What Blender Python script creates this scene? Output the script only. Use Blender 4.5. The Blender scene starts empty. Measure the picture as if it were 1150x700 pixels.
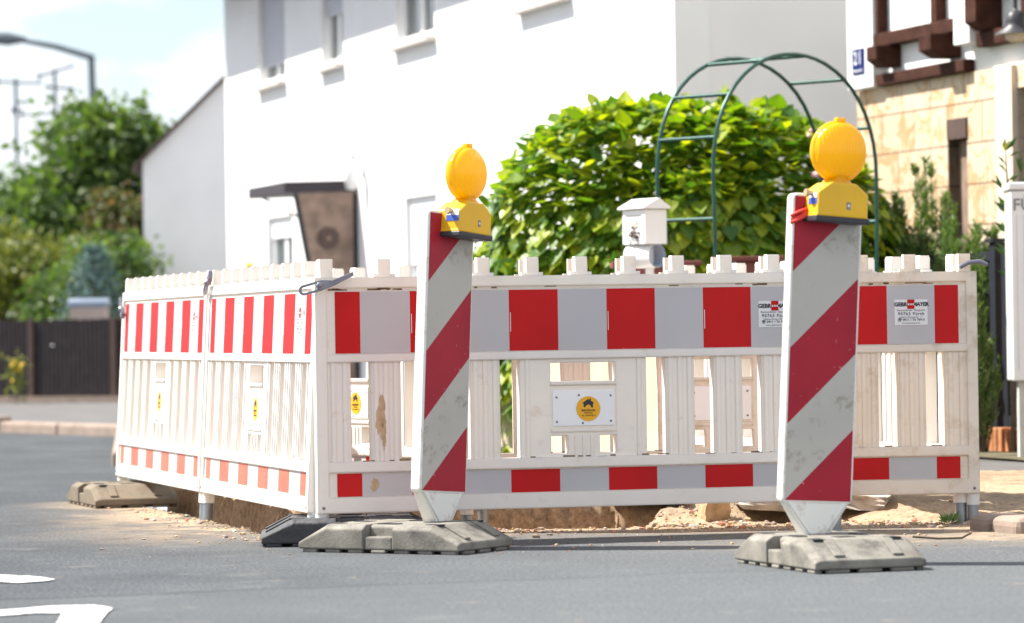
import bpy, bmesh, math, random
import numpy as np
from mathutils import Vector, Matrix, noise
random.seed(7); rng = np.random.default_rng(7)
R = math.radians
scene = bpy.context.scene
COL = scene.collection

# ------------------------------------------------------------------ camera
CAM_H = 0.775; FPX = 4100.0
PITCH = R(0.27); ROLL = R(-0.87)
cam_d = bpy.data.cameras.new('camera'); cam = bpy.data.objects.new('camera', cam_d); COL.objects.link(cam)
cam_d.sensor_width = 36; cam_d.lens = FPX/1150*36
cam_d.clip_start = 0.1; cam_d.clip_end = 3000
CM = Matrix.Translation((0, 0, CAM_H)) @ Matrix.Rotation(R(90)+PITCH, 4, 'X') @ Matrix.Rotation(ROLL, 4, 'Z')
cam.matrix_world = CM
cam_d.dof.use_dof = True; cam_d.dof.focus_distance = 13.6; cam_d.dof.aperture_fstop = 3.6
scene.camera = cam

# ------------------------------------------------------------------ world, sun, exposure
SUN_EL = R(52); SH = R(14)                 # shadows run to the right and a little towards the viewer
w = bpy.data.worlds.new('World'); scene.world = w; w.use_nodes = True
nt = w.node_tree; nt.nodes.clear()
out = nt.nodes.new('ShaderNodeOutputWorld'); bg = nt.nodes.new('ShaderNodeBackground'); nt.links.new(bg.outputs[0], out.inputs[0])
sky = nt.nodes.new('ShaderNodeTexSky'); sky.sky_type = 'NISHITA'; sky.sun_disc = False
sky.sun_elevation = SUN_EL; sky.sun_rotation = R(-76); sky.dust_density = 1.0; sky.ozone_density = 2.2
tc = nt.nodes.new('ShaderNodeTexCoord')
mp = nt.nodes.new('ShaderNodeMapping'); mp.inputs['Scale'].default_value = (1, 1, 3.0); nt.links.new(tc.outputs['Generated'], mp.inputs[0])
nz = nt.nodes.new('ShaderNodeTexNoise'); nz.inputs["Scale"].default_value = 16; nz.inputs['Detail'].default_value = 6; nz.inputs['Roughness'].default_value = .55
nt.links.new(mp.outputs[0], nz.inputs['Vector'])
cr = nt.nodes.new('ShaderNodeValToRGB'); cr.color_ramp.elements[0].position = .40; cr.color_ramp.elements[0].color = (.20, .20, .20, 1); cr.color_ramp.elements[1].position = .56
nt.links.new(nz.outputs[0], cr.inputs[0])
mx = nt.nodes.new('ShaderNodeMix'); mx.data_type = 'RGBA'
nt.links.new(cr.outputs[0], mx.inputs[0]); nt.links.new(sky.outputs[0], mx.inputs[6]); mx.inputs[7].default_value = (7.0, 7.25, 7.7, 1)
nt.links.new(mx.outputs[2], bg.inputs[0]); bg.inputs[1].default_value = 0.08
sd = bpy.data.lights.new('sun', 'SUN'); sun = bpy.data.objects.new('sun', sd); COL.objects.link(sun)
sd.energy = 5.0; sd.angle = R(0.53); sd.color = (1.0, .955, .88)
sdir = Vector((-math.cos(SH)*math.cos(SUN_EL), math.sin(SH)*math.cos(SUN_EL), math.sin(SUN_EL)))
sun.rotation_euler = sdir.to_track_quat('Z', 'Y').to_euler()
scene.view_settings.view_transform = 'Standard'; scene.view_settings.look = 'None'
scene.view_settings.exposure = 1.18; scene.view_settings.gamma = 1

# ------------------------------------------------------------------ pixel <-> place helpers (photo is 1150 x 700)
def ray(px, py):
    return (CM.to_3x3() @ Vector(((px-575)/FPX, -(py-350)/FPX, -1)))
def G(px, py, h=0.0):
    r = ray(px, py); t = (h-CAM_H)/r.z
    return Vector((r.x*t, r.y*t, h))
def P(px, py, Y):
    r = ray(px, py); t = Y/r.y
    return Vector((r.x*t, Y, CAM_H + r.z*t))

# ------------------------------------------------------------------ materials
def mat(name, col, rough=.6, var=.12, vscale=8, bump=0, bscale=60, metal=0, dirt=None, dscale=5, dlo=.55, dhi=.7, spec=.5, trans=0, tcol=None, bevel=0, coat=0, coord='Object'):
    m = bpy.data.materials.new(name); m.use_nodes = True; t = m.node_tree; b = t.nodes['Principled BSDF']
    b.inputs['Roughness'].default_value = rough; b.inputs['Metallic'].default_value = metal
    b.inputs['Specular IOR Level'].default_value = spec; b.inputs['Coat Weight'].default_value = coat
    tcn = t.nodes.new('ShaderNodeTexCoord'); n = t.nodes.new('ShaderNodeTexNoise'); n.inputs['Scale'].default_value = vscale; n.inputs['Detail'].default_value = 5
    t.links.new(tcn.outputs[coord], n.inputs['Vector'])
    r = t.nodes.new('ShaderNodeMapRange'); r.inputs['From Min'].default_value = .3; r.inputs['From Max'].default_value = .7
    r.inputs['To Min'].default_value = 1-var; r.inputs['To Max'].default_value = 1+var; t.links.new(n.outputs[0], r.inputs[0])
    c = t.nodes.new('ShaderNodeMix'); c.data_type = 'RGBA'; c.blend_type = 'MULTIPLY'; c.inputs[0].default_value = 1
    c.inputs[6].default_value = (*col, 1); t.links.new(r.outputs[0], c.inputs[7]); src = c.outputs[2]
    if dirt:
        n2 = t.nodes.new('ShaderNodeTexNoise'); n2.inputs['Scale'].default_value = dscale; n2.inputs['Detail'].default_value = 8; n2.inputs['Roughness'].default_value = .7
        t.links.new(tcn.outputs[coord], n2.inputs['Vector'])
        r2 = t.nodes.new('ShaderNodeMapRange'); r2.inputs['From Min'].default_value = dlo; r2.inputs['From Max'].default_value = dhi; t.links.new(n2.outputs[0], r2.inputs[0])
        d = t.nodes.new('ShaderNodeMix'); d.data_type = 'RGBA'; t.links.new(r2.outputs[0], d.inputs[0]); t.links.new(src, d.inputs[6]); d.inputs[7].default_value = (*dirt, 1); src = d.outputs[2]
    t.links.new(src, b.inputs['Base Color'])
    nrm = None
    if bevel:
        bv = t.nodes.new('ShaderNodeBevel'); bv.samples = 4; bv.inputs['Radius'].default_value = bevel; nrm = bv.outputs[0]; t.links.new(nrm, b.inputs['Normal'])
    if bump:
        n3 = t.nodes.new('ShaderNodeTexNoise'); n3.inputs['Scale'].default_value = bscale; n3.inputs['Detail'].default_value = 4; t.links.new(tcn.outputs[coord], n3.inputs['Vector'])
        bp = t.nodes.new('ShaderNodeBump'); bp.inputs['Strength'].default_value = bump; bp.inputs['Distance'].default_value = .01; t.links.new(n3.outputs[0], bp.inputs['Height'])
        if nrm: t.links.new(nrm, bp.inputs['Normal'])
        t.links.new(bp.outputs[0], b.inputs['Normal'])
    if trans:
        tr = t.nodes.new('ShaderNodeBsdfTranslucent'); tr.inputs[0].default_value = (*(tcol or col), 1)
        ms = t.nodes.new('ShaderNodeMixShader'); ms.inputs[0].default_value = trans
        t.links.new(b.outputs[0], ms.inputs[1]); t.links.new(tr.outputs[0], ms.inputs[2]); t.links.new(ms.outputs[0], t.nodes['Material Output'].inputs[0])
    return m

def leaf_mat(name, c1, c2, trans=.35, rough=.45, tcol=None, stops=None):
    m = bpy.data.materials.new(name); m.use_nodes = True; t = m.node_tree; b = t.nodes['Principled BSDF']
    b.inputs['Roughness'].default_value = rough; b.inputs['Specular IOR Level'].default_value = .4
    g = t.nodes.new('ShaderNodeNewGeometry'); cr = t.nodes.new('ShaderNodeValToRGB')
    cr.color_ramp.elements[0].color = (*c1, 1); cr.color_ramp.elements[1].color = (*c2, 1)
    for p_, c_ in (stops or []):
        e = cr.color_ramp.elements.new(p_); e.color = (*c_, 1)
    t.links.new(g.outputs['Random Per Island'], cr.inputs[0]); t.links.new(cr.outputs[0], b.inputs['Base Color'])
    tr = t.nodes.new('ShaderNodeBsdfTranslucent')
    mm = t.nodes.new('ShaderNodeMix'); mm.data_type = 'RGBA'; mm.blend_type = 'MULTIPLY'; mm.inputs[0].default_value = 1
    t.links.new(cr.outputs[0], mm.inputs[6]); mm.inputs[7].default_value = (*(tcol or (1.6, 1.8, .5)), 1); t.links.new(mm.outputs[2], tr.inputs[0])
    ms = t.nodes.new('ShaderNodeMixShader'); ms.inputs[0].default_value = trans
    t.links.new(b.outputs[0], ms.inputs[1]); t.links.new(tr.outputs[0], ms.inputs[2]); t.links.new(ms.outputs[0], t.nodes['Material Output'].inputs[0])
    return m

M = {}
M['plastic'] = mat('white_plastic', (.86, .845, .82), .42, .03, 5, dirt=(.52, .40, .27), dscale=12, dlo=.60, dhi=.84, trans=.24, tcol=(.98, .87, .70), bevel=.010)
M['plate_white'] = mat('cover_plate_white', (.90, .885, .87), .4, .03, 5, bevel=.004)
M['grime'] = mat('grime', (.22, .15, .08), .9, .3, 30)
M['film_white'] = mat('reflective_white', (.50, .48, .485), .4, .05, 3, dirt=(.42, .38, .34), dscale=30, dlo=.66, dhi=.8, spec=.3)
M['film_red'] = mat('reflective_red', (.52, .013, .014), .5, .10, 3, dirt=(.75, .35, .3), dscale=45, dlo=.70, dhi=.76, spec=.15)
M['beacon_white'] = mat('beacon_film_white', (.50, .47, .415), .4, .06, 4, dirt=(.24, .19, .13), dscale=13, dlo=.55, dhi=.74, spec=.3)
M['beacon_red'] = mat('beacon_film_red', (.38, .012, .028), .4, .12, 6, dirt=(.60, .36, .32), dscale=34, dlo=.655, dhi=.70, spec=.3)
M['beacon_body'] = mat('beacon_plastic', (.80, .775, .71), .45, .06, 5, dirt=(.38, .30, .19), dscale=16, dlo=.54, dhi=.76, bevel=.006)
M['steel'] = mat('galvanised_steel', (.30, .33, .36), .4, .2, 20, metal=.75, dirt=(.25, .2, .15), dscale=20)
M['latch'] = mat('latch_steel', (.22, .22, .26), .35, .2, 20, metal=.7)
M['concrete'] = mat('recycled_base', (.21, .195, .165), .85, .3, 9, .13, 90, dirt=(.10, .09, .08), dscale=7, dlo=.50, dhi=.66, bevel=.008)
M['concrete_brown'] = mat('recycled_base_brown', (.16, .13, .09), .85, .3, 9, .13, 90, dirt=(.14, .10, .07), dscale=9, dlo=.5, dhi=.66, bevel=.008)
M['rubber'] = mat('black_rubber_base', (.045, .047, .052), .7, .3, 12, .4, 60, dirt=(.16, .15, .14), dscale=8, dlo=.58, dhi=.78, bevel=.008)
M['dark'] = mat('dark_void', (.02, .02, .022), .8)
M['yellow'] = mat('yellow_plastic', (.82, .46, .012), .4, .06, 8, dirt=(.35, .22, .06), dscale=25, dlo=.62, dhi=.8, bevel=.006)
M['black'] = mat('black_plastic', (.03, .03, .035), .45, .2)
M['sticker_yellow'] = mat('sticker_yellow', (.85, .42, .01), .5, .05)
M['paper'] = mat('sticker_paper', (.75, .74, .74), .5, .04)
M['ink'] = mat('ink', (.03, .03, .035), .6, .1)
M['ink_grey'] = mat('ink_grey', (.22, .21, .22), .6, .1)
M['blue'] = mat('blue_label', (.05, .12, .5), .5, .1)
M['enamel'] = mat('blue_enamel', (.004, .012, .11), .6, .1, spec=.15)
M['brass'] = mat('brass_bolt', (.6, .45, .25), .4, .2, metal=.6)
M['stucco'] = mat('white_render', (.84, .84, .83), .9, .03, 2, .25, 220)
M['stucco2'] = mat('grey_render', (.85, .845, .845), .9, .04, 2, .25, 200)
M['stucco_side'] = mat('pale_render', (.84, .825, .82), .9, .03, 1.5, .2, 200)
M['white'] = mat('white_paint', (.80, .80, .80), .45, .03)
M['shutter'] = mat('grey_shutter', (.47, .48, .53), .5, .04)
M['glass'] = mat('window_glass', (.06, .08, .08), .05, .2, 2, spec=1)
M['curtain'] = mat('net_curtain', (.5, .48, .44), .8, .15, 12)
M['sill'] = mat('stone_sill', (.62, .57, .52), .7, .08)
M['timber'] = mat('brown_timber', (.05, .018, .011), .8, .35, 12, .3, 30, spec=.15)
M['roof'] = mat('roof_tiles', (.09, .06, .05), .8, .3, 6, .6, 14)
M['slate'] = mat('dark_slate', (.05, .045, .055), .7, .2, 4)
M['fascia'] = mat('canopy_fascia', (.025, .018, .026), .6, .1)
M['brown_board'] = mat('brown_board', (.24, .165, .125), .7, .3, 9, .3, 60)
M['brown_dark'] = mat('brown_dark', (.07, .04, .03), .6, .2)
M['cream'] = mat('cream_plaster', (.68, .58, .45), .85, .04)
M['green_metal'] = mat('green_metal', (.010, .065, .048), .35, .2, 20, metal=.2)
M['anthracite'] = mat('anthracite_metal', (.010, .013, .022), .6, .15)
M['fence_wood'] = mat('dark_fence_wood', (.018, .012, .015), .8, .4, 10)
M['red_wood'] = mat('red_brown_wood', (.20, .055, .04), .6, .3, 8)
M['pole'] = mat('lamp_pole', (.12, .15, .17), .5, .1)
M['rust'] = mat('rusty_edging', (.42, .17, .07), .9, .4, 14, .5, 40)
M['grey_post'] = mat('grey_concrete_post', (.55, .54, .50), .85, .15, 8)
M['mailbox'] = mat('mailbox_white', (.80, .79, .77), .35, .02)
M['tube_inner'] = mat('tube_inner', (.25, .28, .36), .6, .05)
M['green_leaf'] = leaf_mat('bush_leaf', (.05, .13, .02), (.42, .46, .03), .40, .42, tcol=(1.7, 1.7, .35), stops=[(.3, (.10, .20, .015)), (.65, (.20, .29, .015)), (.85, (.30, .36, .02))])
M['tree_leaf'] = leaf_mat('tree_leaf', (.035, .08, .022), (.16, .225, .075), .34, .5)
M['olive_leaf'] = leaf_mat('olive_leaf', (.05, .085, .015), (.24, .24, .05), .25, .55)
M['red_leaf'] = leaf_mat('russet_leaf', (.06, .06, .02), (.17, .09, .05), .25, .55, stops=[(.5, (.08, .11, .03))])
M['spruce_leaf'] = leaf_mat('blue_spruce_needles', (.08, .15, .14), (.17, .27, .25), .15, .6, tcol=(1, 1, 1))
M['rosemary_leaf'] = leaf_mat('rosemary_needles', (.06, .13, .035), (.24, .32, .12), .25, .5)
M['laurel_leaf'] = leaf_mat('laurel_leaf', (.02, .06, .015), (.06, .13, .03), .2, .3)
M['new_leaf'] = leaf_mat('new_leaf', (.35, .35, .04), (.5, .45, .06), .3, .4)
M['pink'] = mat('pink_petal', (.85, .55, .55), .6, .1)
M['yellow_petal'] = mat('yellow_petal', (.8, .5, .03), .6, .1)
M['bark'] = mat('bark', (.10, .075, .05), .9, .3, 10)
M['sand'] = mat('sand', (.40, .29, .17), .95, .3, 20, .6, 60)
M['brick_bit'] = mat('brick_crumb', (.36, .16, .10), .9, .3, 20)
M['stone'] = mat('broken_concrete', (.42, .39, .35), .9, .3, 14, .6, 40, dirt=(.10, .08, .07), dscale=8)
M['kerb'] = mat('kerb_stone', (.27, .205, .165), .85, .2, 6, .3, 50)
M['paint'] = mat('road_paint', (.72, .72, .70), .7, .12, 30, dirt=(.13, .13, .135), dscale=14, dlo=.535, dhi=.60)

# amber lens
m = bpy.data.materials.new('amber_lens'); m.use_nodes = True; t = m.node_tree; b = t.nodes['Principled BSDF']
b.inputs['Base Color'].default_value = (.86, .47, .002, 1); b.inputs['Roughness'].default_value = .18; b.inputs['Coat Weight'].default_value = .25; b.inputs['Coat Roughness'].default_value = .08
tr = t.nodes.new('ShaderNodeBsdfTranslucent'); tr.inputs[0].default_value = (1, .74, .01, 1)
ms = t.nodes.new('ShaderNodeMixShader'); ms.inputs[0].default_value = .42
tcn = t.nodes.new('ShaderNodeTexCoord'); wv = t.nodes.new('ShaderNodeTexWave'); wv.wave_type = 'BANDS'; wv.bands_direction = 'X'; wv.inputs['Scale'].default_value = 28
t.links.new(tcn.outputs['Object'], wv.inputs[0])
bp = t.nodes.new('ShaderNodeBump'); bp.inputs['Strength'].default_value = .3; bp.inputs['Distance'].default_value = .004
t.links.new(wv.outputs[0], bp.inputs['Height']); t.links.new(bp.outputs[0], b.inputs['Normal'])
t.links.new(b.outputs[0], ms.inputs[1]); t.links.new(tr.outputs[0], ms.inputs[2]); t.links.new(ms.outputs[0], t.nodes['Material Output'].inputs[0])
M['amber'] = m

def ground_mat(name, use_attr):
    """asphalt (default) mixed by the painted-on soil/sand/paving masks of the dug-up patch"""
    m = bpy.data.materials.new(name); m.use_nodes = True; t = m.node_tree; b = t.nodes['Principled BSDF']; b.inputs['Roughness'].default_value = .85; b.inputs['Specular IOR Level'].default_value = .35
    L = t.links.new
    g = t.nodes.new('ShaderNodeNewGeometry')
    def nzn(s, d=3, rgh=.6):
        n = t.nodes.new('ShaderNodeTexNoise'); n.inputs['Scale'].default_value = s; n.inputs['Detail'].default_value = d; n.inputs['Roughness'].default_value = rgh; L(g.outputs['Position'], n.inputs['Vector']); return n.outputs[0]
    def ramp(src, a, b_, c1, c2):
        r = t.nodes.new('ShaderNodeValToRGB'); r.color_ramp.elements[0].position = a; r.color_ramp.elements[1].position = b_
        r.color_ramp.elements[0].color = (*c1, 1); r.color_ramp.elements[1].color = (*c2, 1); L(src, r.inputs[0]); return r.outputs[0]
    def mixc(f, a, b_, mode='MIX'):
        x = t.nodes.new('ShaderNodeMix'); x.data_type = 'RGBA'; x.blend_type = mode
        if isinstance(f, float): x.inputs[0].default_value = f
        else: L(f, x.inputs[0])
        L(a, x.inputs[6]); L(b_, x.inputs[7]); return x.outputs[2]
    grain = ramp(nzn(75, 3, .9), .40, .62, (.010, .013, .016), (.105, .117, .129))
    big = ramp(nzn(1.1, 7, .65), .36, .66, (.72, .73, .74), (1.2, 1.19, 1.17))
    asp = mixc(1.0, grain, big, 'MULTIPLY')
    asp = mixc(ramp(nzn(3.2, 8, .7), .56, .72, (0, 0, 0), (.45, .45, .45)), asp, ramp(nzn(60), .3, .7, (.16, .155, .15), (.26, .245, .225)))
    src = asp
    # an old repair joint that runs across the road, and a lighter resurfaced strip this side of it
    sp = t.nodes.new('ShaderNodeSeparateXYZ'); L(g.outputs['Position'], sp.inputs[0])
    def mth(op, a, b_=None):
        x = t.nodes.new('ShaderNodeMath'); x.operation = op
        for i, v in enumerate((a, b_)):
            if v is None: continue
            if isinstance(v, (int, float)): x.inputs[i].default_value = v
            else: L(v, x.inputs[i])
        return x.outputs[0]
    line = mth('SUBTRACT', mth('SUBTRACT', sp.outputs[1], 11.25), mth('MULTIPLY', sp.outputs[0], .33))
    line = mth('ADD', line, mth('MULTIPLY', mth('SUBTRACT', nzn(3, 4), .5), .22))
    ab = mth('ABSOLUTE', line)
    jm = t.nodes.new('ShaderNodeMapRange'); jm.inputs['From Min'].default_value = .0; jm.inputs['From Max'].default_value = .07; jm.inputs['To Min'].default_value = .55; jm.inputs['To Max'].default_value = 0; L(ab, jm.inputs[0])
    dk = t.nodes.new('ShaderNodeRGB'); dk.outputs[0].default_value = (.022, .024, .027, 1)
    src = mixc(jm.outputs[0], src, dk.outputs[0])
    near = t.nodes.new('ShaderNodeMapRange'); near.inputs['From Min'].default_value = .0; near.inputs['From Max'].default_value = -.05; near.inputs['To Min'].default_value = 0; near.inputs['To Max'].default_value = .35; L(line, near.inputs[0])
    src = mixc(near.outputs[0], src, ramp(nzn(90, 3, .8), .38, .62, (.04, .046, .05), (.15, .16, .17)))
    dm = t.nodes.new('ShaderNodeMapRange'); dm.inputs['From Min'].default_value = -1.5; dm.inputs['From Max'].default_value = .2; dm.inputs['To Max'].default_value = .42
    L(mth('ADD', sp.outputs[0], mth('MULTIPLY', mth('SUBTRACT', nzn(1.3, 5), .5), 2.2)), dm.inputs[0])
    ym = t.nodes.new('ShaderNodeMapRange'); ym.inputs['From Min'].default_value = 16.5; ym.inputs['From Max'].default_value = 14.0; L(sp.outputs[1], ym.inputs[0])
    src = mixc(mth('MULTIPLY', dm.outputs[0], ym.outputs[0]), src, ramp(nzn(70, 4, .9), .38, .62, (.042, .048, .052), (.245, .258, .268)))
    dk2 = t.nodes.new('ShaderNodeMapRange'); dk2.inputs['From Min'].default_value = .62; dk2.inputs['From Max'].default_value = .72; dk2.inputs['To Max'].default_value = .5
    L(nzn(4.5, 6, .75), dk2.inputs[0]); tn = t.nodes.new('ShaderNodeRGB'); tn.outputs[0].default_value = (.30, .235, .17, 1); src = mixc(dk2.outputs[0], src, tn.outputs[0])
    bumpsrc = nzn(160, 3, .8)
    if use_attr:
        at = t.nodes.new('ShaderNodeAttribute'); at.attribute_name = 'Zone'
        sep = t.nodes.new('ShaderNodeSeparateColor'); L(at.outputs['Color'], sep.inputs[0])
        soil = ramp(nzn(34, 8, .8), .36, .66, (.20, .125, .07), (.55, .40, .25))
        sand = ramp(nzn(30, 8, .85), .36, .64, (.19, .135, .085), (.50, .38, .25))
        pav = ramp(nzn(14, 8, .8), .33, .68, (.10, .065, .035), (.27, .19, .11))
        src = mixc(sep.outputs[2], src, pav); src = mixc(sep.outputs[1], src, sand); src = mixc(sep.outputs[0], src, soil)
    L(src, b.inputs['Base Color'])
    bp = t.nodes.new('ShaderNodeBump'); bp.inputs['Strength'].default_value = .6; bp.inputs['Distance'].default_value = .006; L(bumpsrc, bp.inputs['Height']); L(bp.outputs[0], b.inputs['Normal'])
    return m
M['asphalt'] = ground_mat('asphalt', False); M['patch'] = ground_mat('dug_ground', True)
M['pavement'] = mat('pavement_asphalt', (.105, .10, .098), .9, .15, 3, .4, 90, coord='Object')
M['garden'] = mat('garden_soil', (.10, .085, .05), .95, .4, 6, .6, 30)

# sandstone cladding (brick pattern, brown veins)
m = bpy.data.materials.new('sandstone_cladding'); m.use_nodes = True; t = m.node_tree; b = t.nodes['Principled BSDF']; b.inputs['Roughness'].default_value = .8
tcn = t.nodes.new('ShaderNodeTexCoord'); mpn = t.nodes.new('ShaderNodeMapping'); mpn.inputs['Rotation'].default_value = (R(-90), 0, 0); mpn.inputs['Location'].default_value = (.13, .10, 0); t.links.new(tcn.outputs['Object'], mpn.inputs[0])
bk = t.nodes.new('ShaderNodeTexBrick'); bk.inputs['Scale'].default_value = 1; bk.inputs['Brick Width'].default_value = .5; bk.inputs['Row Height'].default_value = .24; bk.inputs['Mortar Size'].default_value = .006; bk.inputs['Mortar Smooth'].default_value = .1
bk.inputs['Color1'].default_value = (.50, .385, .255, 1); bk.inputs['Color2'].default_value = (.58, .475, .345, 1); bk.inputs['Mortar'].default_value = (.20, .15, .10, 1)
t.links.new(mpn.outputs[0], bk.inputs[0])
vn = t.nodes.new('ShaderNodeTexNoise'); vn.inputs['Scale'].default_value = 4.6; vn.inputs['Detail'].default_value = 6; vn.inputs['Distortion'].default_value = .9; t.links.new(tcn.outputs['Object'], vn.inputs[0])
vr = t.nodes.new('ShaderNodeValToRGB'); vr.color_ramp.elements[0].position = .45; vr.color_ramp.elements[0].color = (1, 1, 1, 1); vr.color_ramp.elements[1].position = .56; vr.color_ramp.elements[1].color = (1, 1, 1, 1)
e = vr.color_ramp.elements.new(.50); e.color = (.84, .60, .36, 1); t.links.new(vn.outputs[0], vr.inputs[0])
mm = t.nodes.new('ShaderNodeMix'); mm.data_type = 'RGBA'; mm.blend_type = 'MULTIPLY'; mm.inputs[0].default_value = 1
t.links.new(bk.outputs[0], mm.inputs[6]); t.links.new(vr.outputs[0], mm.inputs[7]); t.links.new(mm.outputs[2], b.inputs['Base Color'])
M['sandstone'] = m

# ------------------------------------------------------------------ mesh helpers
class MB:
    """collects shapes; build() links them as one mesh object"""
    def __init__(s): s.v = []; s.f = []; s.m = []; s.sm = []; s.mats = []
    def mi(s, m):
        if m not in s.mats: s.mats.append(m)
        return s.mats.index(m)
    def add(s, vs, fs, m, smooth=False):
        o = len(s.v); k = s.mi(m); s.v += [tuple(v) for v in vs]
        for f in fs: s.f.append([i+o for i in f]); s.m.append(k); s.sm.append(smooth)
        return s
    def box(s, c, d, m, rot=None):
        x, y, z = d[0]/2, d[1]/2, d[2]/2
        vs = [Vector((a*x, b_*y, e*z)) for e in (-1, 1) for a, b_ in ((-1, -1), (1, -1), (1, 1), (-1, 1))]
        if rot is not None: vs = [rot @ v for v in vs]
        vs = [v+Vector(c) for v in vs]
        return s.add(vs, [(3, 2, 1, 0), (4, 5, 6, 7), (0, 1, 5, 4), (1, 2, 6, 5), (2, 3, 7, 6), (3, 0, 4, 7)], m)
    def b2(s, lo, hi, m): return s.box([(a+b_)/2 for a, b_ in zip(lo, hi)], [b_-a for a, b_ in zip(lo, hi)], m)
    def tube(s, pts, rad, m, n=10, cap=True, smooth=True):
        pts = [Vector(p) for p in pts]; rs = rad if isinstance(rad, (list, tuple)) else [rad]*len(pts)
        vs = []; fs = []; prev = None
        for i, p in enumerate(pts):
            d = (pts[min(i+1, len(pts)-1)]-pts[max(i-1, 0)]).normalized()
            a = Vector((0, 0, 1)) if abs(d.z) < .9 else Vector((1, 0, 0))
            if prev is not None: a = prev
            u = (a-d*a.dot(d)).normalized(); v = d.cross(u); prev = u
            for k in range(n):
                an = 2*math.pi*k/n; vs.append(p+rs[i]*(math.cos(an)*u+math.sin(an)*v))
        for i in range(len(pts)-1):
            for k in range(n): fs.append((i*n+k, i*n+(k+1) % n, (i+1)*n+(k+1) % n, (i+1)*n+k))
        s.add(vs, fs, m, smooth)
        if cap: s.add(vs[:n], [tuple(range(n-1, -1, -1))], m); s.add(vs[-n:], [tuple(range(n))], m)
        return s
    def prism(s, poly, y0, y1, m, map3=lambda x, y, z: (x, y, z)):
        """poly in x,z ; extruded along y"""
        n = len(poly); vs = [map3(x, y0, z) for x, z in poly]+[map3(x, y1, z) for x, z in poly]
        fs = [tuple(range(n)), tuple(range(2*n-1, n-1, -1))]+[(i, i+n, (i+1) % n+n, (i+1) % n) for i in range(n)]
        return s.add(vs, fs, m)
    def lathe(s, prof, m, n=32, axis='Z', c=(0, 0, 0), smooth=True):
        vs = []; fs = []
        for r_, h in prof:
            for k in range(n):
                a = 2*math.pi*k/n; x, y = r_*math.cos(a), r_*math.sin(a)
                vs.append({'Z': (c[0]+x, c[1]+y, c[2]+h), 'Y': (c[0]+x, c[1]+h, c[2]+y), 'X': (c[0]+h, c[1]+x, c[2]+y)}[axis])
        for i in range(len(prof)-1):
            for k in range(n): fs.append((i*n+k, i*n+(k+1) % n, (i+1)*n+(k+1) % n, (i+1)*n+k))
        return s.add(vs, fs, m, smooth)
    def build(s, name, parent=None, bevel=0, loc=None, seg=2):
        me = bpy.data.meshes.new(name); me.from_pydata(s.v, [], s.f)
        for q in s.mats: me.materials.append(q)
        me.polygons.foreach_set('material_index', s.m); me.polygons.foreach_set('use_smooth', s.sm); me.update()
        bm = bmesh.new(); bm.from_mesh(me); bmesh.ops.recalc_face_normals(bm, faces=bm.faces[:]); bm.to_mesh(me); bm.free()
        o = bpy.data.objects.new(name, me); COL.objects.link(o)
        if parent: o.parent = parent
        if loc: o.location = loc
        if bevel:
            bv = o.modifiers.new('bevel', 'BEVEL'); bv.width = bevel; bv.segments = seg; bv.limit_method = 'ANGLE'; bv.angle_limit = R(35)
        return o

def tag(o, label=None, cat=None, group=None, kind=None):
    for k, v in (('label', label), ('category', cat), ('group', group), ('kind', kind)):
        if v: o[k] = v
    return o
def empty(name, loc, rz=0):
    o = bpy.data.objects.new(name, None); COL.objects.link(o); o.location = loc; o.rotation_euler = (0, 0, rz); o.empty_display_size = .1; return o
CH = {}
def kids(o): return [c for c in bpy.data.objects if c.parent == o]
def copy_tree(o, parent=None):
    c = o.copy(); COL.objects.link(c); c.parent = parent
    for ch in kids(o): copy_tree(ch, c)
    return c
def cells(mb, xs, zs, tfun, m):
    """solid relief panel: every cell of the grid has its own half thickness (0 = opening)"""
    T = [[tfun((xs[i]+xs[i+1])/2, (zs[j]+zs[j+1])/2) for j in range(len(zs)-1)] for i in range(len(xs)-1)]
    def t(i, j): return T[i][j] if 0 <= i < len(xs)-1 and 0 <= j < len(zs)-1 else 0
    for i in range(len(xs)-1):
        for j in range(len(zs)-1):
            a = t(i, j); x0, x1, z0, z1 = xs[i], xs[i+1], zs[j], zs[j+1]
            if a > 0:
                mb.add([(x0, -a, z0), (x1, -a, z0), (x1, -a, z1), (x0, -a, z1)], [(0, 1, 2, 3)], m)
                mb.add([(x0, a, z0), (x1, a, z0), (x1, a, z1), (x0, a, z1)], [(3, 2, 1, 0)], m)
    def wall(p, q, a, b_, flip):
        if a == b_: return
        lo, hi = min(a, b_), max(a, b_)
        rng_ = [(-hi, -lo), (lo, hi)] if lo > 0 else [(-hi, hi)]
        for y0, y1 in rng_:
            mb.add([(p[0], y0, p[1]), (q[0], y0, q[1]), (q[0], y1, q[1]), (p[0], y1, p[1])], [(0, 1, 2, 3)], m)
    for i in range(len(xs)):
        for j in range(len(zs)-1): wall((xs[i], zs[j]), (xs[i], zs[j+1]), t(i-1, j), t(i, j), 0)
    for j in range(len(zs)):
        for i in range(len(xs)-1): wall((xs[i], zs[j]), (xs[i+1], zs[j]), t(i, j-1), t(i, j), 0)
def weld(o, d=1e-5):
    bm = bmesh.new(); bm.from_mesh(o.data); bmesh.ops.remove_doubles(bm, verts=bm.verts[:], dist=d); bmesh.ops.recalc_face_normals(bm, faces=bm.faces[:]); bm.to_mesh(o.data); bm.free()
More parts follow.
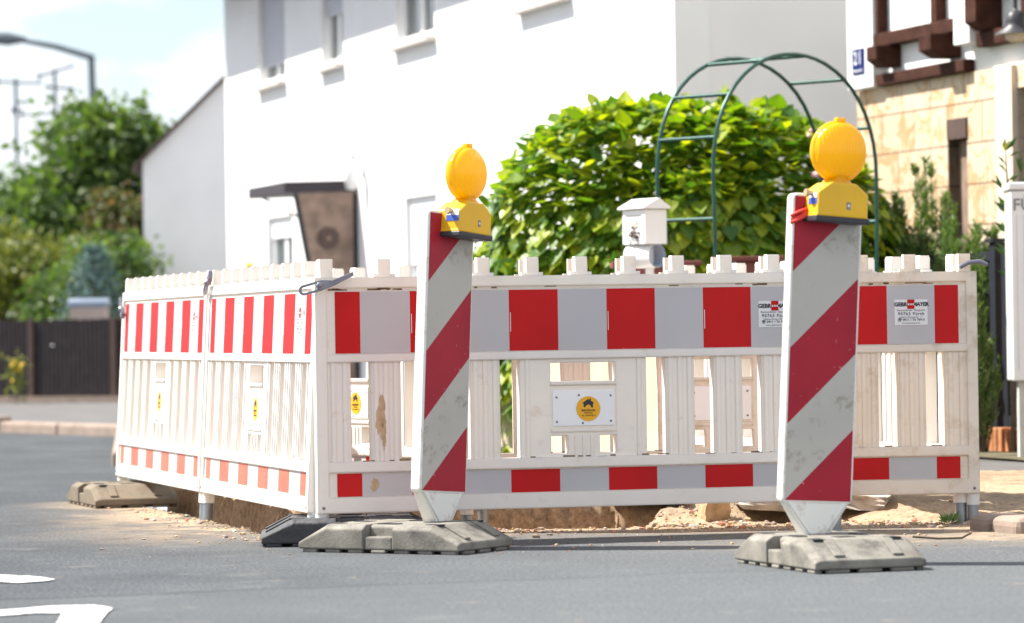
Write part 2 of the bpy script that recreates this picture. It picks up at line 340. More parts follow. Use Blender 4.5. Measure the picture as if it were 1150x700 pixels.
def lettering(lines, parent, name='lettering'):
    """lines: (text, size, x, z, material, bold, rot) laid on the local x-z plane facing -y, at y given; one mesh"""
    vs = []; fs = []; mi = []; mats = []
    for (txt, size, x, y, z, mtl, bold, sx) in lines:
        cu = bpy.data.curves.new('t', 'FONT'); cu.body = txt; cu.size = size; cu.align_x = 'CENTER'; cu.align_y = 'CENTER'; cu.offset = bold; cu.resolution_u = 2; cu.extrude = .0003; cu.space_character = sx
        ob = bpy.data.objects.new('t', cu); COL.objects.link(ob)
        dg = bpy.context.evaluated_depsgraph_get(); me = bpy.data.meshes.new_from_object(ob.evaluated_get(dg))
        if mtl not in mats: mats.append(mtl)
        o0 = len(vs); vs += [(v.co.x+x, y-v.co.z, v.co.y+z) for v in me.vertices]
        for p in me.polygons: fs.append([i+o0 for i in p.vertices]); mi.append(mats.index(mtl))
        bpy.data.objects.remove(ob); bpy.data.curves.remove(cu); bpy.data.meshes.remove(me)
    me = bpy.data.meshes.new(name); me.from_pydata(vs, [], fs)
    for q in mats: me.materials.append(q)
    me.polygons.foreach_set('material_index', mi)
    o = bpy.data.objects.new(name, me); COL.objects.link(o); o.parent = parent; return o
def sheet(name, pts, m, z=None, kind='structure', skirt=0):
    mb = MB(); pts = [(p[0], p[1], p[2] if z is None else z) for p in pts]; n = len(pts)
    mb.add(pts, [tuple(range(n))], m)
    if skirt: mb.add(pts+[(a, b_, c-skirt) for a, b_, c in pts], [(i, (i+1) % n, (i+1) % n+n, i+n) for i in range(n)], m)
    o = mb.build(name); tag(o, kind=kind); return o

# ------------------------------------------------------------------ ground
PX0, PX1, PY0, PY1 = -2.4, 2.6, 12.0, 17.0
SW = .08                                         # raised ground beyond the dug-up kerb line
def asph_edge_x(y): return -.98-.29*(y-14.1)
mb = MB()
BIG = 1200
for (x0, y0, x1, y1) in ((-BIG, -60, BIG, PY0), (-BIG, PY0, PX0, PY1), (PX1, PY0, BIG, PY1), (-BIG, PY1, BIG, BIG)):
    mb.add([(x0, y0, 0), (x1, y0, 0), (x1, y1, 0), (x0, y1, 0)], [(0, 1, 2, 3)], M['asphalt'])
road = mb.build('road'); tag(road, kind='structure')
def nn(x, y, s, seed=0): return noise.fractal(Vector((x*s, y*s, seed)), 1.0, 2.0, 4)
def sstep(a, b, x):
    t_ = min(1, max(0, (x-a)/(b-a))); return t_*t_*(3-2*t_)
def patch_at(x, y):
    jag = .05*nn(x, y, 4, 3)+.03*nn(x, y, 15, 8)
    xe = asph_edge_x(y); xf = xe+.22; yf = 14.62
    yn = 14.08+.03*nn(x, 0, 3, 5)
    dl = (x-xe)*.96+jag*.6; dlf = (x-xf)*.96+jag*.5
    dn = y-yn+jag*.5; df = y-yf+jag*.7
    right = sstep(.42, .62, x+jag)               # east of here the trench is filled up again
    h = 0; soil = 0; sand = 0; pav = 0
    inside = min(dl, dn)
    block = min(dlf, df)
    # trench profile
    htr = -.13*sstep(0, .03, inside)
    hb = SW*sstep(-.02, .02, block)
    up = sstep(-.035, .015, block)
    ht = htr*(1-up)+SW*up
    # filled side: gentle sandy slope
    hs = SW*sstep(0, .55, y-14.12+jag)
    pitv = math.exp(-((x-1.14)/.2)**2-((y-14.42)/.13)**2)
    hs -= .13*pitv; hs *= .75 if x < 1 else 1
    h = ht*(1-right)+hs*right if inside > 0 or right > 0 else 0
    if y > PY1-.05 or x > PX1-.1:
        pass
    if inside > 0:
        soil = max(0, 1-sstep(.0, .05, block)) * (1-right)
        pav = sstep(0, .08, block)*(1-right)
    if right > 0:
        s_ = sstep(-.2, .1, y-14.12+jag)
        pav = max(pav, right*sstep(.25, .6, y-14.12+jag*2))
        sand = max(sand, right*s_*(1-.92*sstep(.25, .55, y-14.12+jag*2)))
        soil = max(soil, right*min(1, pitv*1.3))
    # rubble bumps
    if inside > 0 and up < .5 or right > 0: h += (.012*nn(x, y, 14, 2)+.008*nn(x, y, 40, 6))*(1-.65*sstep(.9, 1.3, x))*sstep(-.22, .05, y-14.12)
    # dust and sand spread on the road beside the trench
    out_d = max(0, -inside)
    dust = math.exp(-(out_d/.42)**1.5)*(.35+.8*sstep(-.25, .35, nn(x, y, 1.6, 11)+.5*nn(x, y, 7, 12))) if inside <= 0 else 0
    if x > .9: dust = max(dust, .75*sstep(.9, 1.5, x)*sstep(12.3, 13.2, y+.5*nn(x, y, 2, 31))*(.5+.6*sstep(-.3, .3, nn(x, y, 5, 33))))
    if x > .2: dust = max(dust, sstep(.2, .9, x)*math.exp(-((max(0, 14.15-y))/1.0)**2)*(.3+.9*sstep(-.2, .4, nn(x, y, 1.3, 21))))
    edge = min(1, (x-PX0)/.5, (PX1-x)/.3, (y-PY0)/.6, 1)
    sand = max(sand, min(1, dust)*max(0, edge))
    if h < .03: sand = sand
    return h, soil, min(1, sand), pav
step = .02; nx = int(round((PX1-PX0)/step))+1; ny = int(round((PY1-PY0)/step))+1
vs = []; zc = []
for j in range(ny):
    for i in range(nx):
        x = PX0+i*step; y = PY0+j*step
        h, so, sa, pa = patch_at(x, y)
        if j == 0 or i == 0 : h = 0
        if i == nx-1 and y < 14: h = 0
        vs.append((x, y, h)); zc.append((so, sa, pa, 1))
fs = [(j*nx+i, j*nx+i+1, (j+1)*nx+i+1, (j+1)*nx+i) for j in range(ny-1) for i in range(nx-1)]
me = bpy.data.meshes.new('trench_ground'); me.from_pydata(vs, [], fs)
at = me.color_attributes.new('Zone', 'FLOAT_COLOR', 'POINT'); at.data.foreach_set('color', np.array(zc, dtype=np.float32).ravel())
me.materials.append(M['patch']); me.polygons.foreach_set('use_smooth', [True]*len(fs))
o = bpy.data.objects.new('ground', me); COL.objects.link(o); tag(o, kind='structure')
# raised pavement round it
sheet('pavement', [(PX1, 14.6, 0), (60, 12.6, 0), (60, 160, 0), (PX1, 160, 0)], M['pavement'], SW, skirt=.1)
sheet('pavement', [(asph_edge_x(17)+.22, PY1, 0), (PX1, PY1, 0), (PX1, 160, 0), (-60, 160, 0), (-12.5, 38.5, 0), (-4.1, 29.6, 0), (-2.95, 27.9, 0)], M['pavement'], SW, skirt=.1)
# kerb on the far left
def kerbline(pts, h=.12, wd=.14):
    for (a, b_) in zip(pts[:-1], pts[1:]):
        a = Vector((*a, 0)); b_ = Vector((*b_, 0)); L_ = (b_-a).length; n_ = max(1, int(L_)); d = (b_-a)/n_
        mb = MB(); rz = math.atan2(d.y, d.x)
        for k in range(n_):
            c = a+d*(k+.5); mb.box((c.x, c.y, h/2-.02), (d.length-.012, wd, h+.04), M['kerb'], Matrix.Rotation(rz, 3, 'Z'))
        o = mb.build('kerb', bevel=.025); tag(o, kind='structure')
kerbline([(-2.3, 21.5), (-2.95, 27.8), (-4.1, 29.5)], .09); kerbline([(-4.1, 29.5), (-12.5, 38.4)], .13)
for (a, b_) in (((1117, 596), (1138, 598)), ((1142, 598), (1175, 601)), ((1179, 601), (1215, 604))):
    a = G(*a); b_ = G(*b_); d = b_-a; mb = MB()
    mb.box((a+b_)/2+Vector((0, .12, .005)), (d.length, .20, .11), M['kerb'], Matrix.Rotation(math.atan2(d.y, d.x), 3, 'Z'))
    o = mb.build('kerb', bevel=.035, seg=3); tag(o, kind='structure')
sheet('garden_bed', [(1.9, 19.9, 0), (2.6, 17.6, 0), (9, 17.6, 0), (9, 30, 0), (-1.0, 29.5, 0)], M['garden'], SW+.012)
# road markings
def mark(px):
    pts = [G(x, y) for x, y in px]; sheet('road_marking', [(p.x, p.y, 0) for p in pts], M['paint'], .004)
mark([(-40, 645), (0, 647), (30, 648), (52, 650), (62, 652), (50, 654), (20, 656), (0, 655), (-40, 654)])
mark([(-60, 692), (0, 687), (60, 682), (104, 681), (128, 684), (121, 689), (116, 695), (108, 706), (60, 706), (66, 697), (70, 690), (40, 690), (0, 693), (-60, 698)])

# loose rubble along the trench (nobody could count it)
mb = MB()
def stone_at(mb, p, s, m):
    bm = bmesh.new(); bmesh.ops.create_icosphere(bm, subdivisions=1, radius=s)
    q = random.random()*50
    for v in bm.verts: v.co *= 1+.5*noise.noise(v.co*9/s*.1+Vector((q, q, 0)))
    sc = Vector((random.uniform(.7, 1.5), random.uniform(.7, 1.3), random.uniform(.4, .9)))
    vs_ = [Vector((v.co.x*sc.x, v.co.y*sc.y, v.co.z*sc.z))+Vector(p) for v in bm.verts]; fs_ = [[v.index for v in f.verts] for f in bm.faces]; bm.free()
    mb.add(vs_, fs_, m)
for _ in range(2300):
    u = random.random()
    if u < .2: y = random.uniform(13.6, 16.6); x = asph_edge_x(y)-abs(random.gauss(0, .12))+.04
    elif u < .75: x = random.uniform(-.4, 2.3); y = 14.05+random.gauss(0, .16)
    elif u < .9: x = random.uniform(.35, 1.0); y = random.uniform(14.05, 14.6)
    else: x = random.uniform(-1.5, 2.4); y = random.uniform(12.6, 14)
    if not (PX0+.05 < x < PX1-.05): continue
    h = patch_at(x, y)[0]; s = random.choice([.003]*8+[.005]*6+[.009]*3+[.016]) * (.7 if u < .2 else .85)
    if u >= .9: s = min(s, .007)
    stone_at(mb, (x, y, h+s*.3), s, random.choice([M['sand'], M['sand'], M['stone'], M['kerb'], M['brick_bit']]))
tag(mb.build('rubble'), kind='stuff', label='pale rubble and grit scattered along the dug-up kerb')

# ------------------------------------------------------------------ barrier panels
LEN = 2.0; U = .1854; MG = .073
def make_panel():
    root = empty('barrier_panel', (0, 0, 0))
    slots = [1+s_*c for c in (.278, .4635, .649, .834) for s_ in (-1, 1)]
    xs = {0.0, .042, LEN-.042, LEN}
    for c in slots: xs |= {c-.0375, c+.0375}
    solid = []; sl = sorted(slots); edges = [.042]+[v for c in sl for v in (c-.0375, c+.0375)]+[LEN-.042]
    spans = [(edges[i], edges[i+1]) for i in range(0, len(edges), 2)]
    ridges = []
    for a, b_ in spans:
        if b_-a > .2:
            for q in (a+.028, b_-.028): ridges.append((q-.008, q+.008))
            for q in (-.03, 0, .03): ridges.append((1+q-.006, 1+q+.006))
            continue
        n_ = 3 if b_-a > .09 else 2
        for k in range(n_):
            q = a+(b_-a)*(k+.5)/n_; ridges.append((q-.009, q+.009))
    for a, b_ in ridges: xs |= {a, b_}
    xs |= {1-.125, 1+.125, 1-.06, 1+.06}
    tx = [.045]+[MG+U*(k+1) for k in range(9)]+[LEN-.045]
    for x in tx: xs |= {round(x-.023, 5), round(x+.023, 5), round(x-.040, 5) if x > .1 else round(x-.023, 5), round(x+.040, 5) if x < 1.9 else round(x+.023, 5)}
    xs = sorted(xs); zs = [.115, .17, .262, .30, .312, .378, .392, .405, .55, .565, .578, .647, .662, .69, .922, .932, .97, .982, 1.031, 1.038]
    def tf(x, z):
        if z > .97:
            for q in tx:
                if abs(x-q) < .023: return .025 if z < 1.031 else .021
                if z < .982 and abs(x-q) < .040 and .1 < q < 1.9: return .022
            return 0
        if x < .042 or x > LEN-.042: return .032
        if z < .17: return .032
        if z < .262: return .024
        if z < .30: return .033
        if z > .932: return .033
        if z > .922: return .023
        if z > .69: return .027
        if z > .662: return .033
        for c in slots:
            if abs(x-c) < .0375: return 0
        if abs(x-1) < .125:
            if .578 < z < .647: return 0
            if .565 < z < .578: return .031
            if .405 < z < .565: return .024
            if .392 < z < .405: return .029
            if .312 < z < .378:
                if abs(x-1) > .06: return 0
        for a, b_ in ridges:
            if a < x < b_ and not (abs(x-1) < .125 and z > .378): return .0285
        return .0255
    mb = MB(); cells(mb, xs, zs, tf, M['plastic'])
    body = mb.build('panel_body', root); weld(body)
    # end posts' caps and pipes
    for x in (.021, LEN-.021):
        mb = MB(); mb.tube([(x, 0, .07), (x, 0, .118)], .026, M['plastic'], 14); mb.tube([(x, 0, -.005), (x, 0, .075)], .021, M['steel'], 14)
        mb.lathe([(0, -.0345), (.006, -.0345), (.006, -.0322)], M['ink_grey'], 8, 'Y', (x, 0, .135))
        mb.build('foot', root)
    # reflective bands
    for nm, z0, z1, t_ in (('upper_band', .694, .918, .0285), ('lower_band', .174, .258, .0255)):
        mb = MB(); segs = [(MG, MG+U/2, 1)]+[(MG+U*(k+.5), MG+U*(k+1.5), k % 2) for k in range(9)]+[(LEN-MG-U/2, LEN-MG, 1)]
        for side in (-1, 1):
            for a, b_, r_ in segs:
                mb.add([(a, side*t_, z0), (b_, side*t_, z0), (b_, side*t_, z1), (a, side*t_, z1)], [(0, 1, 2, 3)], M['film_red'] if r_ else M['film_white'])
        o = mb.build(nm, root)
        if nm == 'upper_band':
            for a, b_, r_ in segs[1:-1]:   # fine printed line at the seams
                if r_: mb = MB(); mb.b2((a+.004, -.0292, .765), (a+.0065, -.0289, .835), M['paper']); mb.build('film_mark', o)
    # grime in the grooves
    # plate with round sticker
    mb = MB(); mb.b2((1-.118, -.0285, .413), (1+.118, -.0242, .545), M['plate_white'])
    pl = mb.build('cover_plate', root, bevel=.004)
    for x, z in ((-.103, .52), (.103, .524), (-.103, .43), (.103, .43), (-.018, .527), (-.004, .424)):
        mb = MB(); mb.lathe([(0, -.0302), (.0042, -.0298), (.0042, -.0286)], M['ink_grey'], 8, 'Y', (1+x, 0, z)); mb.build('screw', pl)
    mb = MB(); cx, cz, rr = 1.017, .476, .046
    mb.add([(cx+rr*math.cos(k*math.pi/16), -.0296, cz+rr*math.sin(k*math.pi/16)) for k in range(32)], [tuple(range(32))], M['sticker_yellow'])
    st = mb.build('round_sticker', root)
    ln = [('BAUZAUN', .011, cx, -.0305, cz-.006, M['ink'], .0002, 1.0), ('Sicherung', .008, cx, -.0305, cz-.015, M['ink'], 0, 1.0), ('Tel. 118 44 22 0', .008, cx, -.0305, cz-.025, M['ink'], 0, 1.0)]
    lettering(ln, st)
    mb = MB(); y_ = -.0302
    mb.add([(cx-.022, y_, cz+.022), (cx, y_, cz+.036), (cx+.006, y_, cz+.033), (cx+.006, y_, cz+.038), (cx+.010, y_, cz+.038), (cx+.010, y_, cz+.030), (cx+.022, y_, cz+.022), (cx+.018, y_, cz+.019), (cx+.018, y_, cz+.004), (cx+.011, y_, cz+.004), (cx+.009, y_, cz+.012), (cx, y_, cz+.016), (cx-.009, y_, cz+.011), (cx-.012, y_, cz+.004), (cx-.018, y_, cz+.008), (cx-.018, y_, cz+.019)], [tuple(range(16))], M['ink'])
    mb.build('house_symbol', st)
    # address sticker on the last white field
    cx, cz = MG+U*8+U/2*1.0+U*.5+.0, .815
    cx = MG+U*9+.001
    mb = MB(); mb.b2((cx-.064, -.0300, cz-.049), (cx+.064, -.0288, cz+.049), M['paper'])
    st = mb.build('address_sticker', root)
    y_ = -.0306
    lettering([('GEBR', .021, cx-.040, y_, cz+.030, M['ink'], .0009, 1.0), ('MAYER', .020, cx+.038, y_, cz+.030, M['ink'], .0009, .95), ('Baumaschinen · Baugeräte', .0105, cx, y_, cz+.008, M['ink_grey'], 0, 1.0),
               ('90763 Fürth', .0165, cx, y_, cz-.006, M['ink'], .0002, 1.25), ('Johann-Zumpe-Str. 11', .0095, cx, y_, cz-.0185, M['ink_grey'], 0, 1.05), ('☎ 0911 / 76 769-0', .0125, cx, y_, cz-.029, M['ink'], .0002, 1.05), ('www.gebrmayer.de', .009, cx, y_, cz-.041, M['ink_grey'], 0, 1.0)], st)
    mb = MB(); mb.b2((cx-.0145, -.0310, cz+.013), (cx+.0135, -.0302, cz+.049), M['film_red'])
    for q in (-.009, 0, .009): mb.b2((cx+q-.0028, -.0316, cz+.027), (cx+q+.0022, -.0312, cz+.034), M['paper'])
    mb.build('emblem', st)
    return root
def latch(parent, x, z, tilt, length=.18, yy=-.045, flip=1):
    """steel closing lever with a long eye"""
    o = MB(); n_ = 24
    L_ = length; pts = []
    # eye: stadium ring
    r1, r2, l2 = .019, .010, .06
    def stad(r_):
        return [(r_*math.cos(a), r_*math.sin(a)) for a in [math.pi/2+math.pi*k/10 for k in range(11)]]+[(l2+r_*math.cos(a), r_*math.sin(a)) for a in [-math.pi/2+math.pi*k/10 for k in range(11)]]
    A = stad(r1); B = stad(r2); n_ = len(A)
    vs_ = [(a[0], -.004, a[1]) for a in A]+[(b_[0], -.004, b_[1]) for b_ in B]+[(a[0], .004, a[1]) for a in A]+[(b_[0], .004, b_[1]) for b_ in B]
    fs_ = []
    for i in range(n_):
        j = (i+1) % n_; fs_ += [(i, j, n_+j, n_+i), (2*n_+i, 3*n_+i, 3*n_+j, 2*n_+j), (i, 2*n_+i, 2*n_+j, j), (n_+i, n_+j, 3*n_+j, 3*n_+i)]
    o.add(vs_, fs_, M['latch'])
    o.prism([(l2+.008, -.018), (l2+.05, -.014), (L_, .002), (L_, .016), (l2+.05, .006), (l2+.01, .019)], -.006, .012, M['latch'])
    o.lathe([(0, -.012), (.008, -.012), (.008, .0)], M['latch'], 14, 'Y', (l2, 0, 0)); o.lathe([(.0085, -.011), (.0135, -.011), (.0135, 0)], M['steel'], 14, 'Y', (l2, 0, 0))
    ob = o.build('latch', parent); ob.location = (x, yy, z); ob.rotation_euler = (0, -R(tilt)*flip, 0); return ob
M['plastic_dirty'] = mat('soiled_plastic', (.80, .755, .69), .5, .06, 5, dirt=(.44, .33, .22), dscale=11, dlo=.53, dhi=.80, trans=.26, tcol=(.98, .83, .62), bevel=.010)
panel0 = make_panel()
specs = [  # x, y, heading, z, lean, label
 (-.72, 13.25, 13.5, 0, 0, 'front barrier panel directly behind the narrow turned beacon, its right end behind the wide beacon'),
 (-1.285, 15.2, -73.9, 0, -3.2, 'sunlit slanted barrier panel between the steel foot and the front corner over the black base'),
 (-1.845, 17.12, -73.9, 0, -3.2, 'sunlit slanted barrier panel at the far left end, standing over the brownish base plate'),
 (-.205, 13.91, 5, 0, 0, 'barrier panel showing right of the wide beacon, with two steel feet at its right end'),
 (.74, 15.85, -60, .0, 0, 'slanted barrier panel behind the right-hand one, seen through its slots and above its top'),
 (-1.16, 16.0, -58.5, .0, 0, 'slanted barrier panel inside the enclosure, seen through the slots beside the left front corner'),
]
panels = []
for i, (x, y, a, z, lean, lb) in enumerate(specs):
    o = panel0 if i == 0 else copy_tree(panel0)
    o.location = (x, y, z); o.rotation_euler = (R(lean), 0, R(a)); tag(o, lb, 'barrier', 'barrier panels round the excavation'); panels.append(o)
for ch in kids(panels[3]):
    if ch.name.startswith('panel_body'):
        ch.data = ch.data.copy(); ch.data.materials[0] = M['plastic_dirty']
M['ink_sunlit'] = mat('sunlit_ink_copy', (.42, .38, .38), .6, .05); ink_me = None  # paler ink copy: glare of the overexposed sunlit stickers put into the colour
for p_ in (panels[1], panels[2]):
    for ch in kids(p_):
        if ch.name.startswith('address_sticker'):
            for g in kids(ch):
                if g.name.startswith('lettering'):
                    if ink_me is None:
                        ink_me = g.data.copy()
                        for k_ in range(len(ink_me.materials)): ink_me.materials[k_] = M['ink_sunlit']
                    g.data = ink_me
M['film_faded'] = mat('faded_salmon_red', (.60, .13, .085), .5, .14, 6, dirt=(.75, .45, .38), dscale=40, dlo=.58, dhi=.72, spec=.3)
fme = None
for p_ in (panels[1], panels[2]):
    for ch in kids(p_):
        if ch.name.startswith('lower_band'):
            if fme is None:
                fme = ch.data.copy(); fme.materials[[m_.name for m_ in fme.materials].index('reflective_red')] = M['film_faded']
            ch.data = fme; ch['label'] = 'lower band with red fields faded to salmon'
latch(panels[0], -.045, .925, 15, .19, -.06)
latch(panels[1], .02, .95, 35, .12, -.05); latch(panels[2], .03, .93, -40, .11, -.05)
mb = MB(); mb.tube([(1.93, -.05, .985), (1.965, -.052, 1.003), (2.01, -.05, 1.006), (2.04, -.03, .995)], .009, M['latch'], 8); mb.build('closing_bar', panels[3])
# second steel foot beside the end post, and patches of mud / grime on the front panel
mb = MB(); mb.tube([(1.935, .02, -.02), (1.935, .02, .08)], .023, M['steel'], 14); mb.tube([(1.935, .02, .078), (1.935, .02, .118)], .029, M['plastic'], 14); mb.build('foot', panels[3])
for p_, seed in ((panels[0], 5), (panels[3], 9)):
    random.seed(seed); mb = MB()
    for (z, y_) in ((.9275, -.0237), (.3015, -.0262)):
        for _ in range(26):
            c = random.choice([.2, .32, .9, 1.35, 1.7])+random.gauss(0, .11); l_ = random.uniform(.01, .05); hh = random.uniform(.0015, .004)
            if .06 < c < 1.9:
                zz = z+random.uniform(-.004, .002); mb.b2((c-l_/2, y_-.0004, zz-hh), (c+l_/2, y_, zz+hh), M['grime'])
    tag(mb.build('grime', p_), kind='stuff')
M['mud'] = mat('dried_mud', (.50, .36, .22), .95, .25, 30)
def splat(parent, cx, cz, rx, rz, y_, seed, name='mud_stain'):
    mb = MB()
    n_ = 26
    for q in range(3):
        ox = random.uniform(-rx*.4, rx*.4); oz = random.uniform(-rz*.5, rz*.5); s_ = random.uniform(.45, .8)
        pts = []
        for k in range(n_):
            a = 2*math.pi*k/n_; r_ = (.55+.6*abs(noise.noise(Vector((math.cos(a)*1.7, math.sin(a)*1.7, seed+q*3)))))*s_*1.3
            pts.append((cx+ox+rx*r_*math.cos(a), y_-.0001*q, cz+oz+rz*r_*math.sin(a)))
        mb.add(pts, [tuple(range(n_))], M['mud'])
    return mb.build(name, parent)
splat(panels[0], .233, .47, .017, .075, -.0290, 3); splat(panels[0], .245, .40, .012, .06, -.0290, 7); splat(panels[0], .215, .213, .022, .03, -.0262, 5)

# ------------------------------------------------------------------ base plates
def make_base(m, name='base_plate'):
    """recycled-rubber base plate: two humps with sloping ends either side of a waist, pockets and underside notches"""
    L_, W_, H_ = .66, .38, .10; hw = W_/2; sl = .115; lip = .040
    mb = MB()
    def seg(xs, zt, w2, ch):
        k = 4; vs_ = []
        for x, z in zip(xs, zt):
            vs_ += [(x, -w2, .012), (x, -w2, z-ch if z > lip else z-ch*.4), (x, -w2+ch*1.6, z), (x, w2-ch*1.6, z), (x, w2, z-ch if z > lip else z-ch*.4), (x, w2, .012)]
        k = 6; fs_ = []
        for i in range(len(xs)-1):
            for j in range(k): fs_.append((i*k+j, (i+1)*k+j, (i+1)*k+(j+1) % k, i*k+(j+1) % k))
        fs_.append(tuple(range(k))); fs_.append(tuple((len(xs)-1)*k+j for j in range(k-1, -1, -1)))
        mb.add(vs_, fs_, m)
    seg([-L_/2, -L_/2+sl, -.058], [lip, H_, H_], hw, .016)
    seg([.058, L_/2-sl, L_/2], [H_, H_, lip], hw, .016)
    seg([-.0575, .0575], [H_-.002, H_-.002], hw-.045, .008)
    for s_ in (-1, 1): mb.b2((-.0575, min(s_*(hw-.0455), s_*(hw-.004)), .012), (.0575, max(s_*(hw-.0455), s_*(hw-.004)), .058), m)
    for i in range(7):
        x = -L_/2+.045+i*(L_-.09)/6
        for s_ in (-1, 1): mb.b2((x-.030, min(s_*(hw-.03), s_*(hw-.003)), -.001), (x+.030, max(s_*(hw-.03), s_*(hw-.003)), .0125), m)
    for i in range(3):
        y = -.11+.11*i
        for s_ in (-1, 1): mb.b2((s_*(L_/2-.014)-.01, y-.04, -.001), (s_*(L_/2-.014)+.01, y+.04, .0125), m)
    mb.b2((-L_/2+.06, -hw+.05, -.001), (L_/2-.06, hw-.05, .0125), m)
    o = mb.build(name, bevel=.005)
    for x, y, a_, b_ in ((0, -.105, .042, .016), (0, .105, .042, .016), (-.17, 0, .03, .03), (.12, 0, .03, .03), (-.20, -.13, .028, .02), (.20, -.13, .028, .02), (-.20, .13, .028, .02), (.20, .13, .028, .02)):
        mb = MB(); mb.b2((x-a_, y-b_, H_-.004), (x+a_, y+b_, H_+.0015), M['dark']); mb.build('socket', o)
    for s_ in (-1, 1):
        for y in (-.10, .10):
            mb = MB(); a = Vector((s_*(L_/2-sl+.004), y, H_)); b_ = Vector((s_*(L_/2-.016), y, lip+.012)); d = (b_-a); ang = math.atan2(-d.z, d.x)
            mb.box((a+b_)/2, (d.length, .035, .007), m, Matrix.Rotation(ang, 3, 'Y')); mb.build('slope_rib', o, bevel=.002)
    return o
bases = [((-.385, 12.86), math.atan2(-.504, .864), 'concrete', 'pale grey base plate holding the narrow turned beacon, in front of the black base plate'),
         ((1.0, 11.68), math.atan2(-.946, .324), 'concrete', 'pale grey base plate holding the wide beacon at the right'),
         ((-.60, 13.37), R(4), 'rubber', 'black rubber base plate under the front corner of the barrier'),
         ((-1.79, 16.64), math.atan2(-.95, .31), 'concrete_brown', 'brownish base plate under the far left end of the barrier')]
for (x, y), a, mk, lb in bases:
    o = make_base(M[mk]); o.location = (x, y, 0); o.rotation_euler = (0, 0, a); tag(o, lb, 'base plate', 'base plates of the barrier and beacons')

